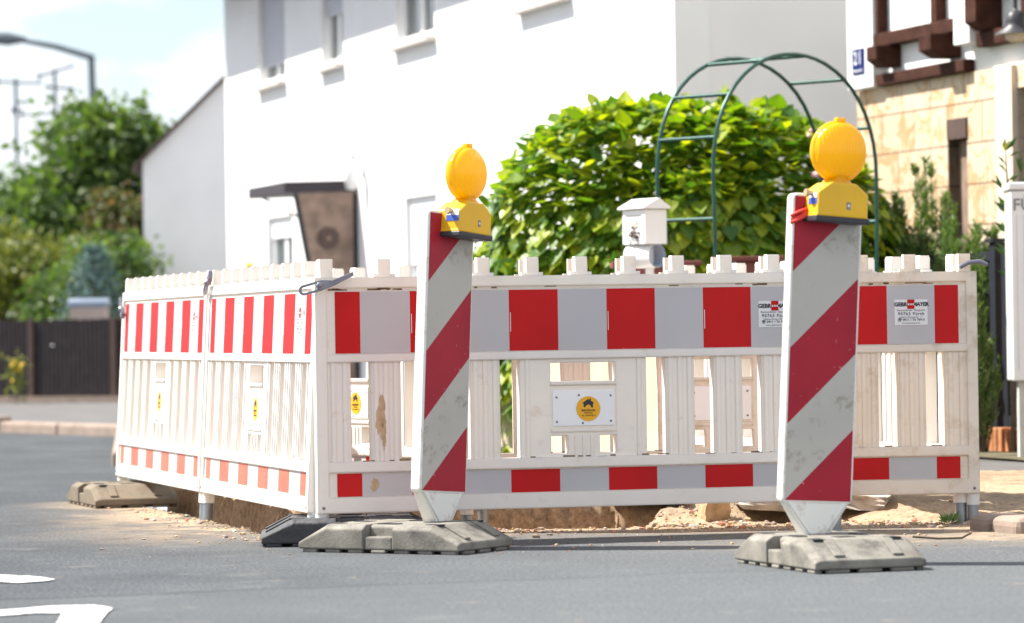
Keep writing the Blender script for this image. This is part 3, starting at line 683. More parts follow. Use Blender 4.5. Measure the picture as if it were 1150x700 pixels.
# ------------------------------------------------------------------ beacons
def make_beacon(x, y, yaw, lean, lamp_yaw, lb, ribbon):
    root = empty('traffic_beacon', (x, y, .095), 0); root.rotation_euler = (0, R(lean), R(yaw))
    tag(root, lb, 'beacon', 'striped beacons in front of the barrier')
    W_, T_ = .25, .048; Z0, Z1 = .10, 1.10
    def rr(w2, z0, z1, r_, n_=5):
        pts = []
        for cx_, cz_, a0 in ((w2-r_, z0+r_, -90), (w2-r_, z1-r_, 0), (-w2+r_, z1-r_, 90), (-w2+r_, z0+r_, 180)):
            for k in range(n_+1): a = R(a0+90*k/n_); pts.append((cx_+r_*math.cos(a), cz_+r_*math.sin(a)))
        return pts
    mb = MB(); mb.prism(rr(W_/2, Z0, Z1, .018), -T_/2, T_/2, M['beacon_body']); mb.build('plate', root, bevel=.007, seg=3)
    mb = MB()   # wedge-shaped foot
    t_ = T_/2
    top = [(-W_/2+.008, -t_+.003, Z0+.012), (W_/2-.008, -t_+.003, Z0+.012), (W_/2-.008, t_-.003, Z0+.012), (-W_/2+.008, t_-.003, Z0+.012)]
    bot = [(-.042, -.030, .0), (.042, -.030, .0), (.042, .030, .0), (-.042, .030, .0)]
    mb.add(top+bot, [(0, 1, 2, 3), (7, 6, 5, 4), (0, 4, 5, 1), (1, 5, 6, 2), (2, 6, 7, 3), (3, 7, 4, 0)], M['beacon_body'])
    for s_ in (-1, 1): mb.add([(s_*.105, -.0235, Z0+.004), (s_*.085, -.0235, Z0+.004), (s_*.012, -.034, .001), (s_*.026, -.034, .001), (s_*.105, -.02, Z0+.004), (s_*.085, -.02, Z0+.004), (s_*.012, -.028, .001), (s_*.026, -.028, .001)], [(0, 1, 2, 3), (4, 7, 6, 5), (0, 4, 5, 1), (1, 5, 6, 2), (2, 6, 7, 3), (3, 7, 4, 0)], M['beacon_body'])
    mb.build('foot', root)
    # diagonal stripes on both sides
    w2 = .1165; top_ = Z1-.010; bot_ = Z0+.010; ht = top_-bot_; per = ht/4
    mb = MB()
    def clip(poly, a, b_, c):  # keep a*x+b*z<=c
        outp = []
        for i in range(len(poly)):
            p, q = poly[i], poly[(i+1) % len(poly)]; dp = a*p[0]+b_*p[1]-c; dq = a*q[0]+b_*q[1]-c
            if dp <= 0: outp.append(p)
            if dp*dq < 0: t_ = dp/(dp-dq); outp.append((p[0]+t_*(q[0]-p[0]), p[1]+t_*(q[1]-p[1])))
        return outp
    for side in (-1, 1):
        for k in range(0, 6):
            # u = (top - z) + (x + w2)
            lo, hi = k*per, (k+1)*per
            poly = [(-w2, bot_), (w2, bot_), (w2, top_), (-w2, top_)]
            poly = clip(poly, -1, 1, top_+w2-lo) ; poly = clip(poly, 1, -1, hi-top_-w2)
            if len(poly) > 2: mb.add([(px_, side*(T_/2+.001), pz_) for px_, pz_ in poly], [tuple(range(len(poly)))], M['beacon_red'] if k % 2 == 0 else M['beacon_white'])
    mb.build('striped_film', root)
    # lamp
    lamp = empty('lamp', (0.012 if ribbon else .035, -.02, Z1-.078)); lamp.parent = root; lamp.rotation_euler = (0, R(1), R(lamp_yaw))
    bw, bd, bh = .185, .105, .114
    mb = MB(); zt = bh
    mb.prism([(-bw/2-.004, 0), (bw/2+.004, 0), (bw/2, .012), (bw/2, .080), (.045, zt), (-.045, zt), (-bw/2, .080), (-bw/2, .012)], -bd/2-.03, bd/2-.03, M['yellow'])
    bx = mb.build('battery_box', lamp, bevel=.007, seg=3)
    mb = MB(); mb.b2((-bw/2-.006, -bd/2-.034, -.016), (bw/2+.006, bd/2-.027, .003), M['black']); mb.build('box_base', lamp, bevel=.004)
    mb = MB(); mb.b2((-bw/2-.0015, -.075, .04), (-bw/2+.001, -.02, .068), M['blue']); mb.b2((-bw/2-.0018, -.075, .060), (-bw/2+.001, -.02, .076), M['paper']); mb.build('side_label', lamp)
    mb = MB(); mb.b2((.012, -bd/2-.0312, .028), (.026, -bd/2-.0296, .052), M['ink_grey']); mb.lathe([(0, -bd/2-.032), (.005, -bd/2-.0318), (.005, -bd/2-.03)], M['paper'], 10, 'Y', (.019, 0, .040)); mb.build('front_mark', lamp)
    mb = MB(); mb.tube([(-bw/2-.022, -.04, .075), (-bw/2, -.04, .075)], .008, M['brass'], 8); mb.tube([(-bw/2-.026, -.04, .075), (-bw/2-.014, -.04, .075)], .013, M['brass'], 6); mb.build('bolt', lamp)
    mb = MB(); mb.lathe([(.05, bh-.004), (.046, bh+.006), (.036, bh+.014), (.03, bh+.03)], M['amber'], 24, 'Z', (0, -.03, 0)); mb.build('neck', lamp)
    zc_ = bh+.102; Rl = .098
    prof = []
    for k in range(0, 13):
        a = math.pi/2*k/12; prof.append((Rl*.965*math.sin(a), -.012-.040*math.cos(a)))
    prof += [(Rl, -.011), (Rl+.003, -.006), (Rl+.003, .006), (Rl, .011)]
    for k in range(12, -1, -1):
        a = math.pi/2*k/12; prof.append((Rl*.965*math.sin(a), .012+.040*math.cos(a)))
    mb = MB(); mb.lathe(prof, M['amber'], 48, 'Y', (0, -.03, 0)); ln = mb.build('lens', lamp); ln.location = (0, 0, zc_)
    mb = MB(); mb.b2((-.016, -.042, zc_+Rl-.002), (.016, -.018, zc_+Rl+.012), M['amber']); mb.build('lens_clip', lamp, bevel=.003)
    if ribbon:
        M['ribbon'] = mat('red_tape', (.75, .05, .03), .5, .1)
        mb = MB()
        for k, (dz, dx) in enumerate(((0, 0), (-.012, .012), (-.022, .004))):
            mb.tube([(-.128, -.02, Z1-.075+dz), (-.115+dx, -.036, Z1-.066+dz), (-.085, -.04, Z1-.052+dz), (-.06, -.032, Z1-.045+dz)], .006, M['ribbon'], 6)
        mb.build('ribbon', root)
    return root
make_beacon(-.275, 12.92, 50, 4.0, 4, 'narrow-looking striped beacon turned sideways, amber lamp on top, in front of the left panels', False)
make_beacon(.962, 11.8, 20, 3.2, 4, 'wide striped beacon with amber lamp on top and red tape at its upper left corner', True)

# ------------------------------------------------------------------ broken slabs by the pit
def rock(p, s, m, name, lb, cat, rz=0, group=None, seed=1, sub=3):
    bm = bmesh.new(); bmesh.ops.create_cube(bm, size=1); bmesh.ops.subdivide_edges(bm, edges=bm.edges[:], cuts=6, use_grid_fill=True)
    for v in bm.verts:
        q = v.co.copy(); v.co += .09*noise.noise_vector(q*2.2+Vector((seed, 0, seed)))+.04*noise.noise_vector(q*6+Vector((seed, 3, 0)))
        v.co = Vector((v.co.x*s[0], v.co.y*s[1], v.co.z*s[2]))
    me = bpy.data.meshes.new(name); bm.to_mesh(me); bm.free(); me.materials.append(m)
    o = bpy.data.objects.new(name, me); COL.objects.link(o); o.location = p; o.rotation_euler = (R(6), R(5), rz); tag(o, lb, cat, group); return o
rock((1.06, 14.50, .085), (.36, .34, .06), M['stone'], 'concrete_slab', 'broken grey concrete slab overhanging the dark hollow under the barrier', 'slab', .1, seed=2)
rock((1.36, 14.60, .085), (.28, .30, .055), M['stone'], 'concrete_slab', 'smaller broken slab right of the hollow, behind the wide beacon', 'slab', -.2, seed=9)
rock((.78, 14.33, .05), (.10, .10, .11), M['sand'], 'sandstone_block', 'squarish orange sandy block at the left edge of the hollow', 'stone', .3, seed=4)
rock((.52, 14.66, .10), (.30, .2, .05), M['rubber'], 'asphalt_chunk', 'dark broken asphalt crust above the rubble slope', 'asphalt chunk', .05, seed=6)
# small weed at the right steel foot, stick on the ground
def leafmesh(name, P_, N_, S_, m, parent=None, kind='quad', up=None, asp=.55, droop=0.0, seed=0):
    """P_ positions, N_ leaf axis direction, S_ length; kind: heart, quad, needle"""
    rg = np.random.default_rng(seed); n_ = len(P_)
    A = N_/np.linalg.norm(N_, axis=1, keepdims=True)
    ref = rg.normal(size=(n_, 3)) if up is None else up+rg.normal(size=(n_, 3))*.2
    B = np.cross(A, ref); B /= np.linalg.norm(B, axis=1, keepdims=True)+1e-9
    C = np.cross(B, A)
    if kind == 'heart':
        t2 = [(0, 0, 0), (-.10, .30, .03), (.12, .50, .02), (.42, .46, -.02), (.72, .24, -.06), (1.0, 0, -.16), (.72, -.24, -.06), (.42, -.46, -.02), (.12, -.50, .02), (-.10, -.30, .03), (.45, 0, -.10)]
        fc = [(0, 1, 2, 10), (2, 3, 10), (3, 4, 5, 10), (0, 10, 8, 9), (8, 10, 7), (7, 10, 5, 6)]
    elif kind == 'quad':
        t2 = [(0, 0, 0), (.5, asp/2, .06), (1, 0, -.08), (.5, -asp/2, .06)]; fc = [(0, 1, 2), (0, 2, 3)]
    else:
        t2 = [(0, asp/2, 0), (1, 0, 0), (0, -asp/2, 0)]; fc = [(0, 1, 2)]
    k = len(t2); V = np.zeros((n_, k, 3))
    S_ = np.asarray(S_).reshape(-1, 1)
    for i, (a, b_, c) in enumerate(t2): V[:, i] = P_+A*S_*a+B*S_*b_+C*S_*c
    base = (np.arange(n_)*k)[:, None]
    F = []
    for f in fc: F += (base+np.array(f)[None]).tolist()
    me = bpy.data.meshes.new(name); me.from_pydata(V.reshape(-1, 3).tolist(), [], F); me.materials.append(m)
    o = bpy.data.objects.new(name, me); COL.objects.link(o)
    if parent: o.parent = parent
    return o
w_ = empty('weed', (G(1056, 584).x, 14.0, .0)); tag(w_, 'small green weed growing beside the steel feet at the right', 'weed')
n_ = 40; an = rg_a = rng.uniform(0, 6.28, n_); d_ = np.stack([np.cos(an), np.sin(an), rng.uniform(.2, 1.4, n_)], 1)
leafmesh('foliage', np.zeros((n_, 3))+d_*.01, d_, rng.uniform(.02, .055, n_), M['rosemary_leaf'], w_, 'quad', asp=.3)
mb = MB(); a = G(1025, 606); mb.tube([a+Vector((0, 0, .01)), a+Vector((.09, -.03, .004)), a+Vector((.17, -.05, .006)), a+Vector((.205, -.03, .022))], .004, M['bark'], 6)
tag(mb.build('twig'), 'thin dark twig on the sandy ground right of the wide beacon base', 'twig')

# ------------------------------------------------------------------ trees and shrubs
def tree(name, loc, blobs, trunk, lm, nleaf, ls, lb, cat, group=None, kind='quad', seed=1, clump=.16, asp=.6, limbs=7):
    root = empty(name, loc); tag(root, lb, cat, group); rg = np.random.default_rng(seed); random.seed(seed)
    tot = sum(b_[3]*b_[4]*b_[5] for b_ in blobs); Ps = []
    for (cx, cy, cz, rx, ry, rz) in blobs:
        n_ = max(10, int(nleaf*rx*ry*rz/tot)); nc = max(4, n_//14)
        u = rg.normal(size=(nc, 3)); u /= np.linalg.norm(u, axis=1, keepdims=True); rad = rg.uniform(.25, 1, (nc, 1))**.45
        C_ = np.array([cx, cy, cz])+u*rad*np.array([rx, ry, rz])
        ii = rg.integers(0, nc, n_); Ps.append(C_[ii]+rg.normal(size=(n_, 3))*clump*np.array([1, 1, .7]))
    Pt = np.concatenate(Ps); Pt[:, 2] = np.maximum(Pt[:, 2], .05)
    D = rg.normal(size=Pt.shape); D[:, 2] -= .35
    leafmesh('crown', Pt, D, rg.uniform(.7, 1.3, len(Pt))*ls, lm, root, kind, asp=asp, seed=seed)
    mb = MB(); h, r_ = trunk
    mb.tube([(0, 0, -.02), (.03*h, 0, h*.3), (-.02*h, .02*h, h*.65), (.01*h, 0, h)], [r_*1.2, r_*.9, r_*.6, r_*.25], M['bark'], 8)
    for k in range(limbs):
        z0 = h*random.uniform(.3, .85); b_ = random.choice(blobs); tgt = Vector(b_[:3])+Vector((random.uniform(-1, 1)*b_[3]*.7, random.uniform(-1, 1)*b_[4]*.7, random.uniform(-.3, .8)*b_[5]*.7))
        s0 = Vector((0, 0, z0)); mid = (s0+tgt)/2+Vector((0, 0, .08*h)); mb.tube([s0, mid, tgt], [r_*.45, r_*.3, r_*.08], M['bark'], 6)
    mb.build('trunk', root); return root
def at(px, Y, h=SW): p = P(px, 380, Y); return (p.x, Y, h)
# the big leafy bush: overlapping heart-shaped leaves over a woody frame
BX, BY = P(768, 300, 20.7).x, 20.7
root = empty('leafy_bush', (BX, BY, SW)); tag(root, 'big dome-shaped bush with bright green heart-shaped leaves behind the garden arch', 'bush')
rg = np.random.default_rng(3); n_ = 15000
u = rg.normal(size=(n_, 3)); u[:, 1] -= .5; u[:, 2] = np.abs(u[:, 2])*1.0-.25; u /= np.linalg.norm(u, axis=1, keepdims=True)
pw = 3.0; den = (np.abs(u)**pw).sum(1)**(1/pw); u2 = u/den[:, None]
lump = np.array([1+.08*noise.noise(Vector(v)*2.6)+.05*noise.noise(Vector(v)*6) for v in u2])
rad = np.where(rg.random(n_) < .75, rg.uniform(.95, 1.02, n_), rg.uniform(.75, .95, n_))*lump
Pt = u2*rad[:, None]*np.array([1.13, .95, 1.31])+np.array([0, 0, .59]); Pt[:, 2] = np.maximum(Pt[:, 2], .03)
D = u2*np.array([.55, .55, .25])+rg.normal(size=(n_, 3))*.2; D[:, 2] -= np.where(u2[:, 2] > .6, .15, .75)
up_ = u2*1.0+np.array([0, 0, .55])
leafmesh('foliage', Pt, D, rg.uniform(.04, .10, n_)*rg.choice([.7, 1.0, 1.15], n_), M['green_leaf'], root, 'heart', up=up_, seed=5)
sh = []; sd_ = []; q = MB()
for k in range(46):
    a = rg.uniform(0, 2*math.pi); e_ = rg.uniform(.05, 1.4); dv = np.array([math.cos(a)*math.cos(e_), math.sin(a)*math.cos(e_), math.sin(e_)]); dv2 = dv/((np.abs(dv)**pw).sum()**(1/pw))
    p0 = dv2*np.array([1.13, .95, 1.31])+np.array([0, 0, .59]); l_ = rg.uniform(.05, .14); dr_ = dv*.6+np.array([0, 0, .4])+rg.normal(size=3)*.3; dr_ /= np.linalg.norm(dr_)
    q.tube([tuple(p0-dr_*.1), tuple(p0+dr_*l_)], [.004, .002], M['bark'], 4)
    for j in range(7): sh.append(p0+dr_*l_*j/6); sd_.append(dr_*.3+rg.normal(size=3)*.8)
leafmesh('shoot_leaves', np.array(sh), np.array(sd_), rg.uniform(.04, .10, len(sh)), M['green_leaf'], root, 'heart', seed=15)
core = MB(); bm = bmesh.new(); bmesh.ops.create_icosphere(bm, subdivisions=3, radius=1)
mb = MB()
for k in range(22):
    a = k*2.4; e_ = Vector((math.cos(a)*.75*random.uniform(.5, 1), math.sin(a)*.6, random.uniform(.7, 1.7))); mb.tube([(math.cos(a)*.1, math.sin(a)*.1, -.03), e_*.5+Vector((0, 0, .15)), e_], [.03, .02, .006], M['bark'], 6)
mb.build('branch', root); bm.free()
inner = rg.normal(size=(2600, 3)); inner /= np.linalg.norm(inner, axis=1, keepdims=True); inner[:, 2] = np.abs(inner[:, 2])
leafmesh('inner_foliage', inner*rg.uniform(.3, .84, (2600, 1))*np.array([1.05, .9, 1.35])+np.array([0, 0, .55]), rg.normal(size=(2600, 3))+np.array([0, 0, -.6]), rg.uniform(.07, .13, 2600), M['green_leaf'], root, 'heart', seed=8)
mb = MB()
for (px, py, r_) in ((911, 147, .017), (908, 152, .013), (915, 155, .014), (917, 196, .018), (921, 200, .013)):
    p = P(px, py, 19.75)-Vector((BX, BY, SW)); stone_at(mb, p, r_*1.3, M['pink'])
mb.build('blossom', root)

# trees behind the far fence
c = at(112, 46); k_ = 46/4100
tree('broadleaf_tree', c, [(0, 0, 3.05, .75, .9, .65), (.35, 0, 2.6, .8, .9, .7), (-.45, 0, 2.25, 1.0, 1, .6), (.1, 0, 1.7, 1.2, 1, .8), (-.85, .2, 1.9, .5, .6, .3), (.62, 0, 3.2, .25, .3, .25), (0.05, 0, 3.55, .25, .3, .2)], (3.3, .11), M['tree_leaf'], 10500, .15, 'tall light green tree with airy crown in front of the street lamp pole', 'tree', 'trees and shrubs behind the wooden fence', clump=.15, seed=2)
tree('russet_shrub', at(140, 43.5), [(0, 0, 1.5, .45, .5, .85), (.1, 0, .7, .55, .5, .7), (-.1, 0, 2.1, .3, .3, .35)], (2.2, .06), M['red_leaf'], 7000, .10, 'dark russet green shrub right against the white gable wall', 'shrub', 'trees and shrubs behind the wooden fence', seed=3, clump=.1)
tree('shrub', at(45, 42.5), [(0, 0, .9, .9, .6, .9), (-.35, 0, 1.25, .6, .5, .6), (.4, 0, 1.1, .5, .5, .7)], (1.6, .05), M['olive_leaf'], 9000, .10, 'yellowish olive shrub behind the wooden fence, beneath the tall light green tree', 'shrub', 'trees and shrubs behind the wooden fence', seed=4, clump=.1)
tree('shrub', at(-15, 44), [(0, 0, 1.0, .9, .6, 1.0), (.25, 0, 1.55, .35, .5, .45)], (1.8, .05), M['olive_leaf'], 8000, .10, 'rounded green shrub at the far left edge below the dark roof', 'shrub', 'trees and shrubs behind the wooden fence', seed=5, clump=.1)
tree('shrub', at(100, 41.5), [(0, 0, .8, .8, .5, .8), (.3, 0, 1.3, .5, .4, .6)], (1.5, .05), M['tree_leaf'], 7000, .10, 'dense mid green shrub directly behind the blue spruce', 'shrub', 'trees and shrubs behind the wooden fence', seed=6, clump=.1)
# blue spruce
def spruce(loc, h, r_, lb):
    root = empty('blue_spruce', loc); tag(root, lb, 'spruce'); rg = np.random.default_rng(4); Pn = []; Dn = []; mb = MB()
    mb.tube([(0, 0, -.02), (0, 0, h)], [.04, .006], M['bark'], 6)
    for lev in np.linspace(.1, .97, 15):
        z0 = h*lev; rr_ = r_*(1-lev)**.8+.05; nb = 9
        for k in range(nb):
            a = 2*math.pi*k/nb+lev*7; tip = np.array([math.cos(a)*rr_, math.sin(a)*rr_, z0+.05+.12*rr_]); o_ = np.array([0, 0, z0])
            mb.tube([tuple(o_), tuple(tip)], [.010, .003], M['bark'], 4, cap=False)
            for q in range(38):
                f = rg.uniform(.15, 1.03); Pn.append(o_+(tip-o_)*f+rg.normal(size=3)*.018); Dn.append((tip-o_)/rr_*.5+rg.normal(size=3)*.7)
    leafmesh('crown', np.array(Pn), np.array(Dn), rg.uniform(.04, .075, len(Pn)), M['spruce_leaf'], root, 'needle', asp=.30); mb.build('trunk', root)
spruce(at(107, 39.3), 1.62, .66, 'small blue-grey spruce behind the wooden fence, above the blue-lidded letterbox')

# far fence on the left
fz = 37.6; fa = at(-260, 39.5); fb = at(150, fz)
root = empty('wooden_fence', (fa[0], fa[1], SW), math.atan2(fb[1]-fa[1], fb[0]-fa[0])); tag(root, 'low dark wooden paling fence along the far pavement at the left', 'fence')
L_ = math.hypot(fb[0]-fa[0], fb[1]-fa[1]); mb = MB(); x = 0
random.seed(3)
while x < L_: mb.b2((x, -.012, .07), (x+.040, .012, .86+random.uniform(-.006, .006)), M['fence_wood']); x += .052
mb.build('palings', root)
mb = MB()
for z in (.18, .34, .50, .66, .80): mb.b2((0, .0135, z), (L_, .04, z+.05), M['brown_dark'])
mb.build('rails', root)
for k in range(int(L_/1.0)+1):
    mb = MB(); mb.b2((k*1.0+.30, -.03, -.02), (k*1.0+.36, .0, .88), M['brown_dark']); mb.build('post', root)
mb = MB(); mb.b2((0, -.09, -.02), (L_, .08, .062), M['kerb']); mb.build('plinth', root)
mb = MB(); stone_at(mb, (0, 0, 0), .022, M['white']); o = mb.build('gate_lamp'); o.location = P(60, 388, 37.55); o.location.y -= .1; tag(o, 'tiny white round lamp fixed on the wooden fence', 'lamp')
root = empty('flower_plant', at(18, 37.2)); tag(root, 'plant with yellow flowers growing in front of the wooden fence', 'plant')
rg = np.random.default_rng(9); Pn = rg.normal(size=(160, 3))*np.array([.05, .05, .12])+np.array([0, 0, .30]); Pn[:, 2] = np.maximum(Pn[:, 2], .0); leafmesh('foliage', Pn, rg.normal(size=(160, 3)), rg.uniform(.04, .07, 160), M['olive_leaf'], root)
mb = MB(); [stone_at(mb, (random.gauss(0, .035), -.02, .38+random.gauss(0, .06)), .022, M['yellow_petal']) for _ in range(12)]; mb.build('blossom', root); mb = MB(); mb.tube([(0, 0, -.01), (0, 0, .4)], .006, M['bark'], 5); mb.build('stem', root)
# letterbox above fence
M['lid'] = mat('blue_grey_lid', (.28, .33, .42), .3, .05, metal=.3); M['box_beige'] = mat('beige_metal', (.45, .36, .32), .6, .08)
p = at(101, 38.6); root = empty('letterbox', p); tag(root, 'beige letterbox with blue-grey lid standing behind the wooden fence', 'letterbox')
mb = MB(); mb.b2((-.19, -.14, .55), (.19, .14, .99), M['box_beige']); mb.build('box', root, bevel=.01)
mb = MB(); mb.prism([(-.15, .992), (.15, .992), (.15, 1.03), (0, 1.085), (-.15, 1.05)], -.215, .215, M['lid'], lambda x, y, z: (y, x, z)); mb.build('lid', root, bevel=.006)
mb = MB(); mb.tube([(-.1, 0, -.02), (-.1, 0, .56)], .025, M['anthracite'], 8); mb.tube([(.1, 0, -.02), (.1, 0, .56)], .025, M['anthracite'], 8); mb.build('stand', root)

# ------------------------------------------------------------------ houses
SD = Vector((-.2912, .9567, 0)); RZ = math.atan2(.9567, -.2912)     # direction of the street; local x runs away along it, local +y faces the street
def wallgrid(mb, x0, x1, z0, z1, holes, thick, m, y=0.0):
    xs = sorted({x0, x1}|{h[0] for h in holes}|{h[1] for h in holes}); zs = sorted({z0, z1}|{h[2] for h in holes}|{h[3] for h in holes})
    def inh(x, z): return any(h[0] < x < h[1] and h[2] < z < h[3] for h in holes)
    q = MB(); cells(q, xs, zs, lambda x, z: 0 if inh(x, z) else thick/2, m)
    mb.add([(a, b_-thick/2+y, c) for a, b_, c in q.v], q.f, m)
def gable_roof(mb, x0, x1, y0, y1, ze, pitch, oh, m, t_=.14):
    ym = (y0+y1)/2; rise = (ym-y0)*math.tan(pitch)
    for s_, ya in ((-1, y0), (1, y1)):
        ye = ya+s_*oh; zeo = ze-oh*math.tan(pitch)
        mb.add([(x0, ye, zeo), (x1, ye, zeo), (x1, ym, ze+rise), (x0, ym, ze+rise), (x0, ye, zeo+t_), (x1, ye, zeo+t_), (x1, ym, ze+rise+t_), (x0, ym, ze+rise+t_)], [(0, 1, 2, 3), (7, 6, 5, 4), (0, 4, 5, 1), (1, 5, 6, 2), (3, 2, 6, 7), (0, 3, 7, 4)], m)
H1 = P(762.5, 380, 24.0)
h1 = empty('white_house', (H1.x, 24.0, 0), RZ); tag(h1, 'large white rendered house with roller shutters behind the barrier', 'house')
HZ = 4.75
wins = [(2.2, 3.41, 3.16, 4.4), (5.79, 7.0, 3.16, 4.4), (8.78, 9.57, 3.16, 4.4), (11.0, 12.1, 3.16, 4.4)]
gwin = [(5.8, 6.78, .95, 1.88), (10.8, 11.85, .95, 1.88)]
door = (8.6, 9.6, .08, 1.86)
mb = MB(); wallgrid(mb, 0, 13.64, 0, HZ, wins+gwin+[door], .25, M['stucco'])
mb.build('street_wall', h1)
mb = MB(); ym = -4.5; rise = 4.5*math.tan(R(38))
mb.add([(0.002, -.252, 0), (.002, -9, 0), (.002, -9, HZ), (.002, -4.5, HZ+rise), (.002, -.252, HZ+.19)], [(0, 1, 2, 3, 4)], M['stucco_side'])
mb.add([(13.638, -.252, 0), (13.638, -9, 0), (13.638, -9, HZ), (13.638, -4.5, HZ+rise), (13.638, -.252, HZ+.19)], [(4, 3, 2, 1, 0)], M['stucco_side'])
mb.add([(0, -9, 0), (13.64, -9, 0), (13.64, -9, HZ), (0, -9, HZ)], [(0, 1, 2, 3)], M['stucco_side']); mb.build('gable_wall', h1)
mb = MB(); gable_roof(mb, -.35, 13.95, -9, 0, HZ, R(38), .62, M['roof']); mb.build('roof', h1)
for i, (a, b_, z0, z1) in enumerate(wins+gwin):
    mb = MB(); fr = .07; y_ = -.065
    for lo, hi in (((a, y_-.05, z0), (a+fr, y_, z1)), ((b_-fr, y_-.05, z0), (b_, y_, z1)), ((a+fr, y_-.05, z0), (b_-fr, y_, z0+fr)), ((a+fr, y_-.05, z1-fr), (b_-fr, y_, z1)), (((a+b_)/2-.05, y_-.05, z0+fr), ((a+b_)/2+.05, y_, z1-fr))): mb.b2(lo, hi, M['white'])
    f = mb.build('window', h1)
    mb = MB(); mb.b2((a+fr, y_-.035, z0+fr), (b_-fr, y_-.025, z1-fr), M['glass']); mb.build('pane', f)
    mb = MB(); mb.b2((a+fr, y_-.09, z0+fr), (a+fr+.30, y_-.06, z1-fr), M['curtain']); mb.b2((b_-fr-.28, y_-.09, z0+fr), (b_-fr, y_-.06, z1-fr), M['curtain']); mb.build('curtain', f)
    mb = MB(); mb.b2((a-.04, -.06, z0-.045), (b_+.04, .09, z0-.002), M['sill']); mb.build('sill', f, bevel=.006)
    sh = {0: .55, 1: .0, 2: .78, 3: 1.06, 4: .56, 5: .20}[i]
    if sh:
        mb = MB(); z = z1-sh
        while z < z1: mb.b2((a+.015, y_+.005, z), (b_-.015, y_+.022, min(z+.040, z1)), M['shutter'] if i < 4 else M['white']); z += .046
        mb.b2((a+.015, y_+.003, z1-sh), (b_-.015, y_+.010, z1), M['shutter'] if i < 4 else M['white'])
        mb.build('roller_shutter', f)
mb = MB(); a, b_, z0, z1 = door; mb.b2((a, -.2, z0), (b_, -.12, z1), M['white']); mb.b2((a+.2, -.119, 1.1), (b_-.2, -.11, 1.65), M['glass']); mb.build('door', h1)
# door canopy with rosette side panel
cn = empty('canopy', (0, 0, 0)); cn.parent = h1
mb = MB(); mb.prism([(0, 2.005), (.66, 1.985), (.66, 2.085), (0, 2.10)], 8.34, 9.76, M['fascia'], lambda x, y, z: (y, x+.001, z)); mb.build('canopy_roof', cn, bevel=.006)
mb = MB(); mb.prism([(.0, .08), (.22, .08), (.55, 1.984), (.0, 2.0)], 8.355, 8.385, M['brown_board'], lambda x, y, z: (y, x+.002, z)); mb.build('side_panel', cn)
mb = MB(); mb.prism([(.20, .08), (.235, .08), (.575, 1.98), (.535, 1.98)], 8.35, 8.39, M['anthracite'], lambda x, y, z: (y, x, z)); mb.b2((8.348, .003, .08), (8.392, .04, 1.98), M['anthracite']); mb.build('side_frame', cn)
mb = MB()
for k in range(9):
    a = 2*math.pi*k/9; mb.lathe([(0, 8.338), (.035, 8.338), (.035, 8.3545)], M['brown_dark'], 10, 'X', (0, .27+.065*math.cos(a), 1.59+.065*math.sin(a)), False)
mb.lathe([(0, 8.335), (.075, 8.335), (.075, 8.3545)], M['brown_dark'], 20, 'X', (0, .27, 1.59), False); mb.lathe([(0, 8.328), (.02, 8.328), (.02, 8.335)], M['brown_board'], 10, 'X', (0, .27, 1.59), False); mb.build('rosette', cn)
mb = MB(); mb.tube([(9.7, .55, 2.0), (9.9, .02, 1.75)], .012, M['anthracite'], 6); mb.build('stay', cn)
def wl(t_, y, z): return h1.matrix_local @ Vector((t_, y, z))
MH1 = Matrix.Translation((H1.x, 24, 0)) @ Matrix.Rotation(RZ, 4, 'Z')
o = empty('wall_lamp', MH1 @ Vector((8.1, .0, 2.0)), RZ); tag(o, 'white wall lantern on the white house right of the door canopy', 'wall lamp')
mb = MB(); mb.b2((-.06, .001, .12), (.06, .03, .30), M['white']); mb.tube([(0, .02, .25), (0, .12, .30), (0, .12, .26)], .012, M['anthracite'], 6); mb.build('bracket', o)
mb = MB(); mb.lathe([(0, 0), (.05, .01), (.075, .2), (.02, .26), (0, .27)], M['white'], 8, 'Z', (0, .12, 0)); mb.build('lantern', o)
o = empty('wreath', MH1 @ Vector((12.4, .03, 1.53)), RZ); tag(o, 'small wreath with a yellow bow on the white wall left of the ground-floor window', 'wreath')
mb = MB(); mb.tube([(.11*math.cos(k*math.pi/8), 0, .11*math.sin(k*math.pi/8)) for k in range(17)], (.011), M['shutter'], 6, cap=False); mb.build('ring', o)
mb = MB(); stone_at(mb, (0, .03, -.10), .045, M['yellow_petal']); mb.build('bow', o)

# neighbour house (pale gable)
N0 = P(163, 380, 42.0); n1 = empty('neighbour_house', (N0.x, 42.0, 0), R(3)); tag(n1, 'pale grey gable house with dark verge, left of the white house', 'house')
# local x runs to the right across the gable, local y runs back
EZ = 2.76; sl = .97
mb = MB(); mb.prism([(0, 0), (8.4, 0), (8.4, EZ), (4.2, EZ+4.2*sl), (0, EZ)], 0, 9, M['stucco2']); mb.build('wall', n1)
mb = MB()
for s_ in (0, 1):
    f = (lambda q: q) if not s_ else (lambda q: 8.4-q)
    mb.prism([(f(-.12), EZ-.12*sl+.015), (f(4.2), EZ+4.2*sl+.015), (f(4.2), EZ+4.2*sl+.07), (f(-.12), EZ-.12*sl+.06)], -.08, 9.1, M['roof'])
mb.build('roof', n1)
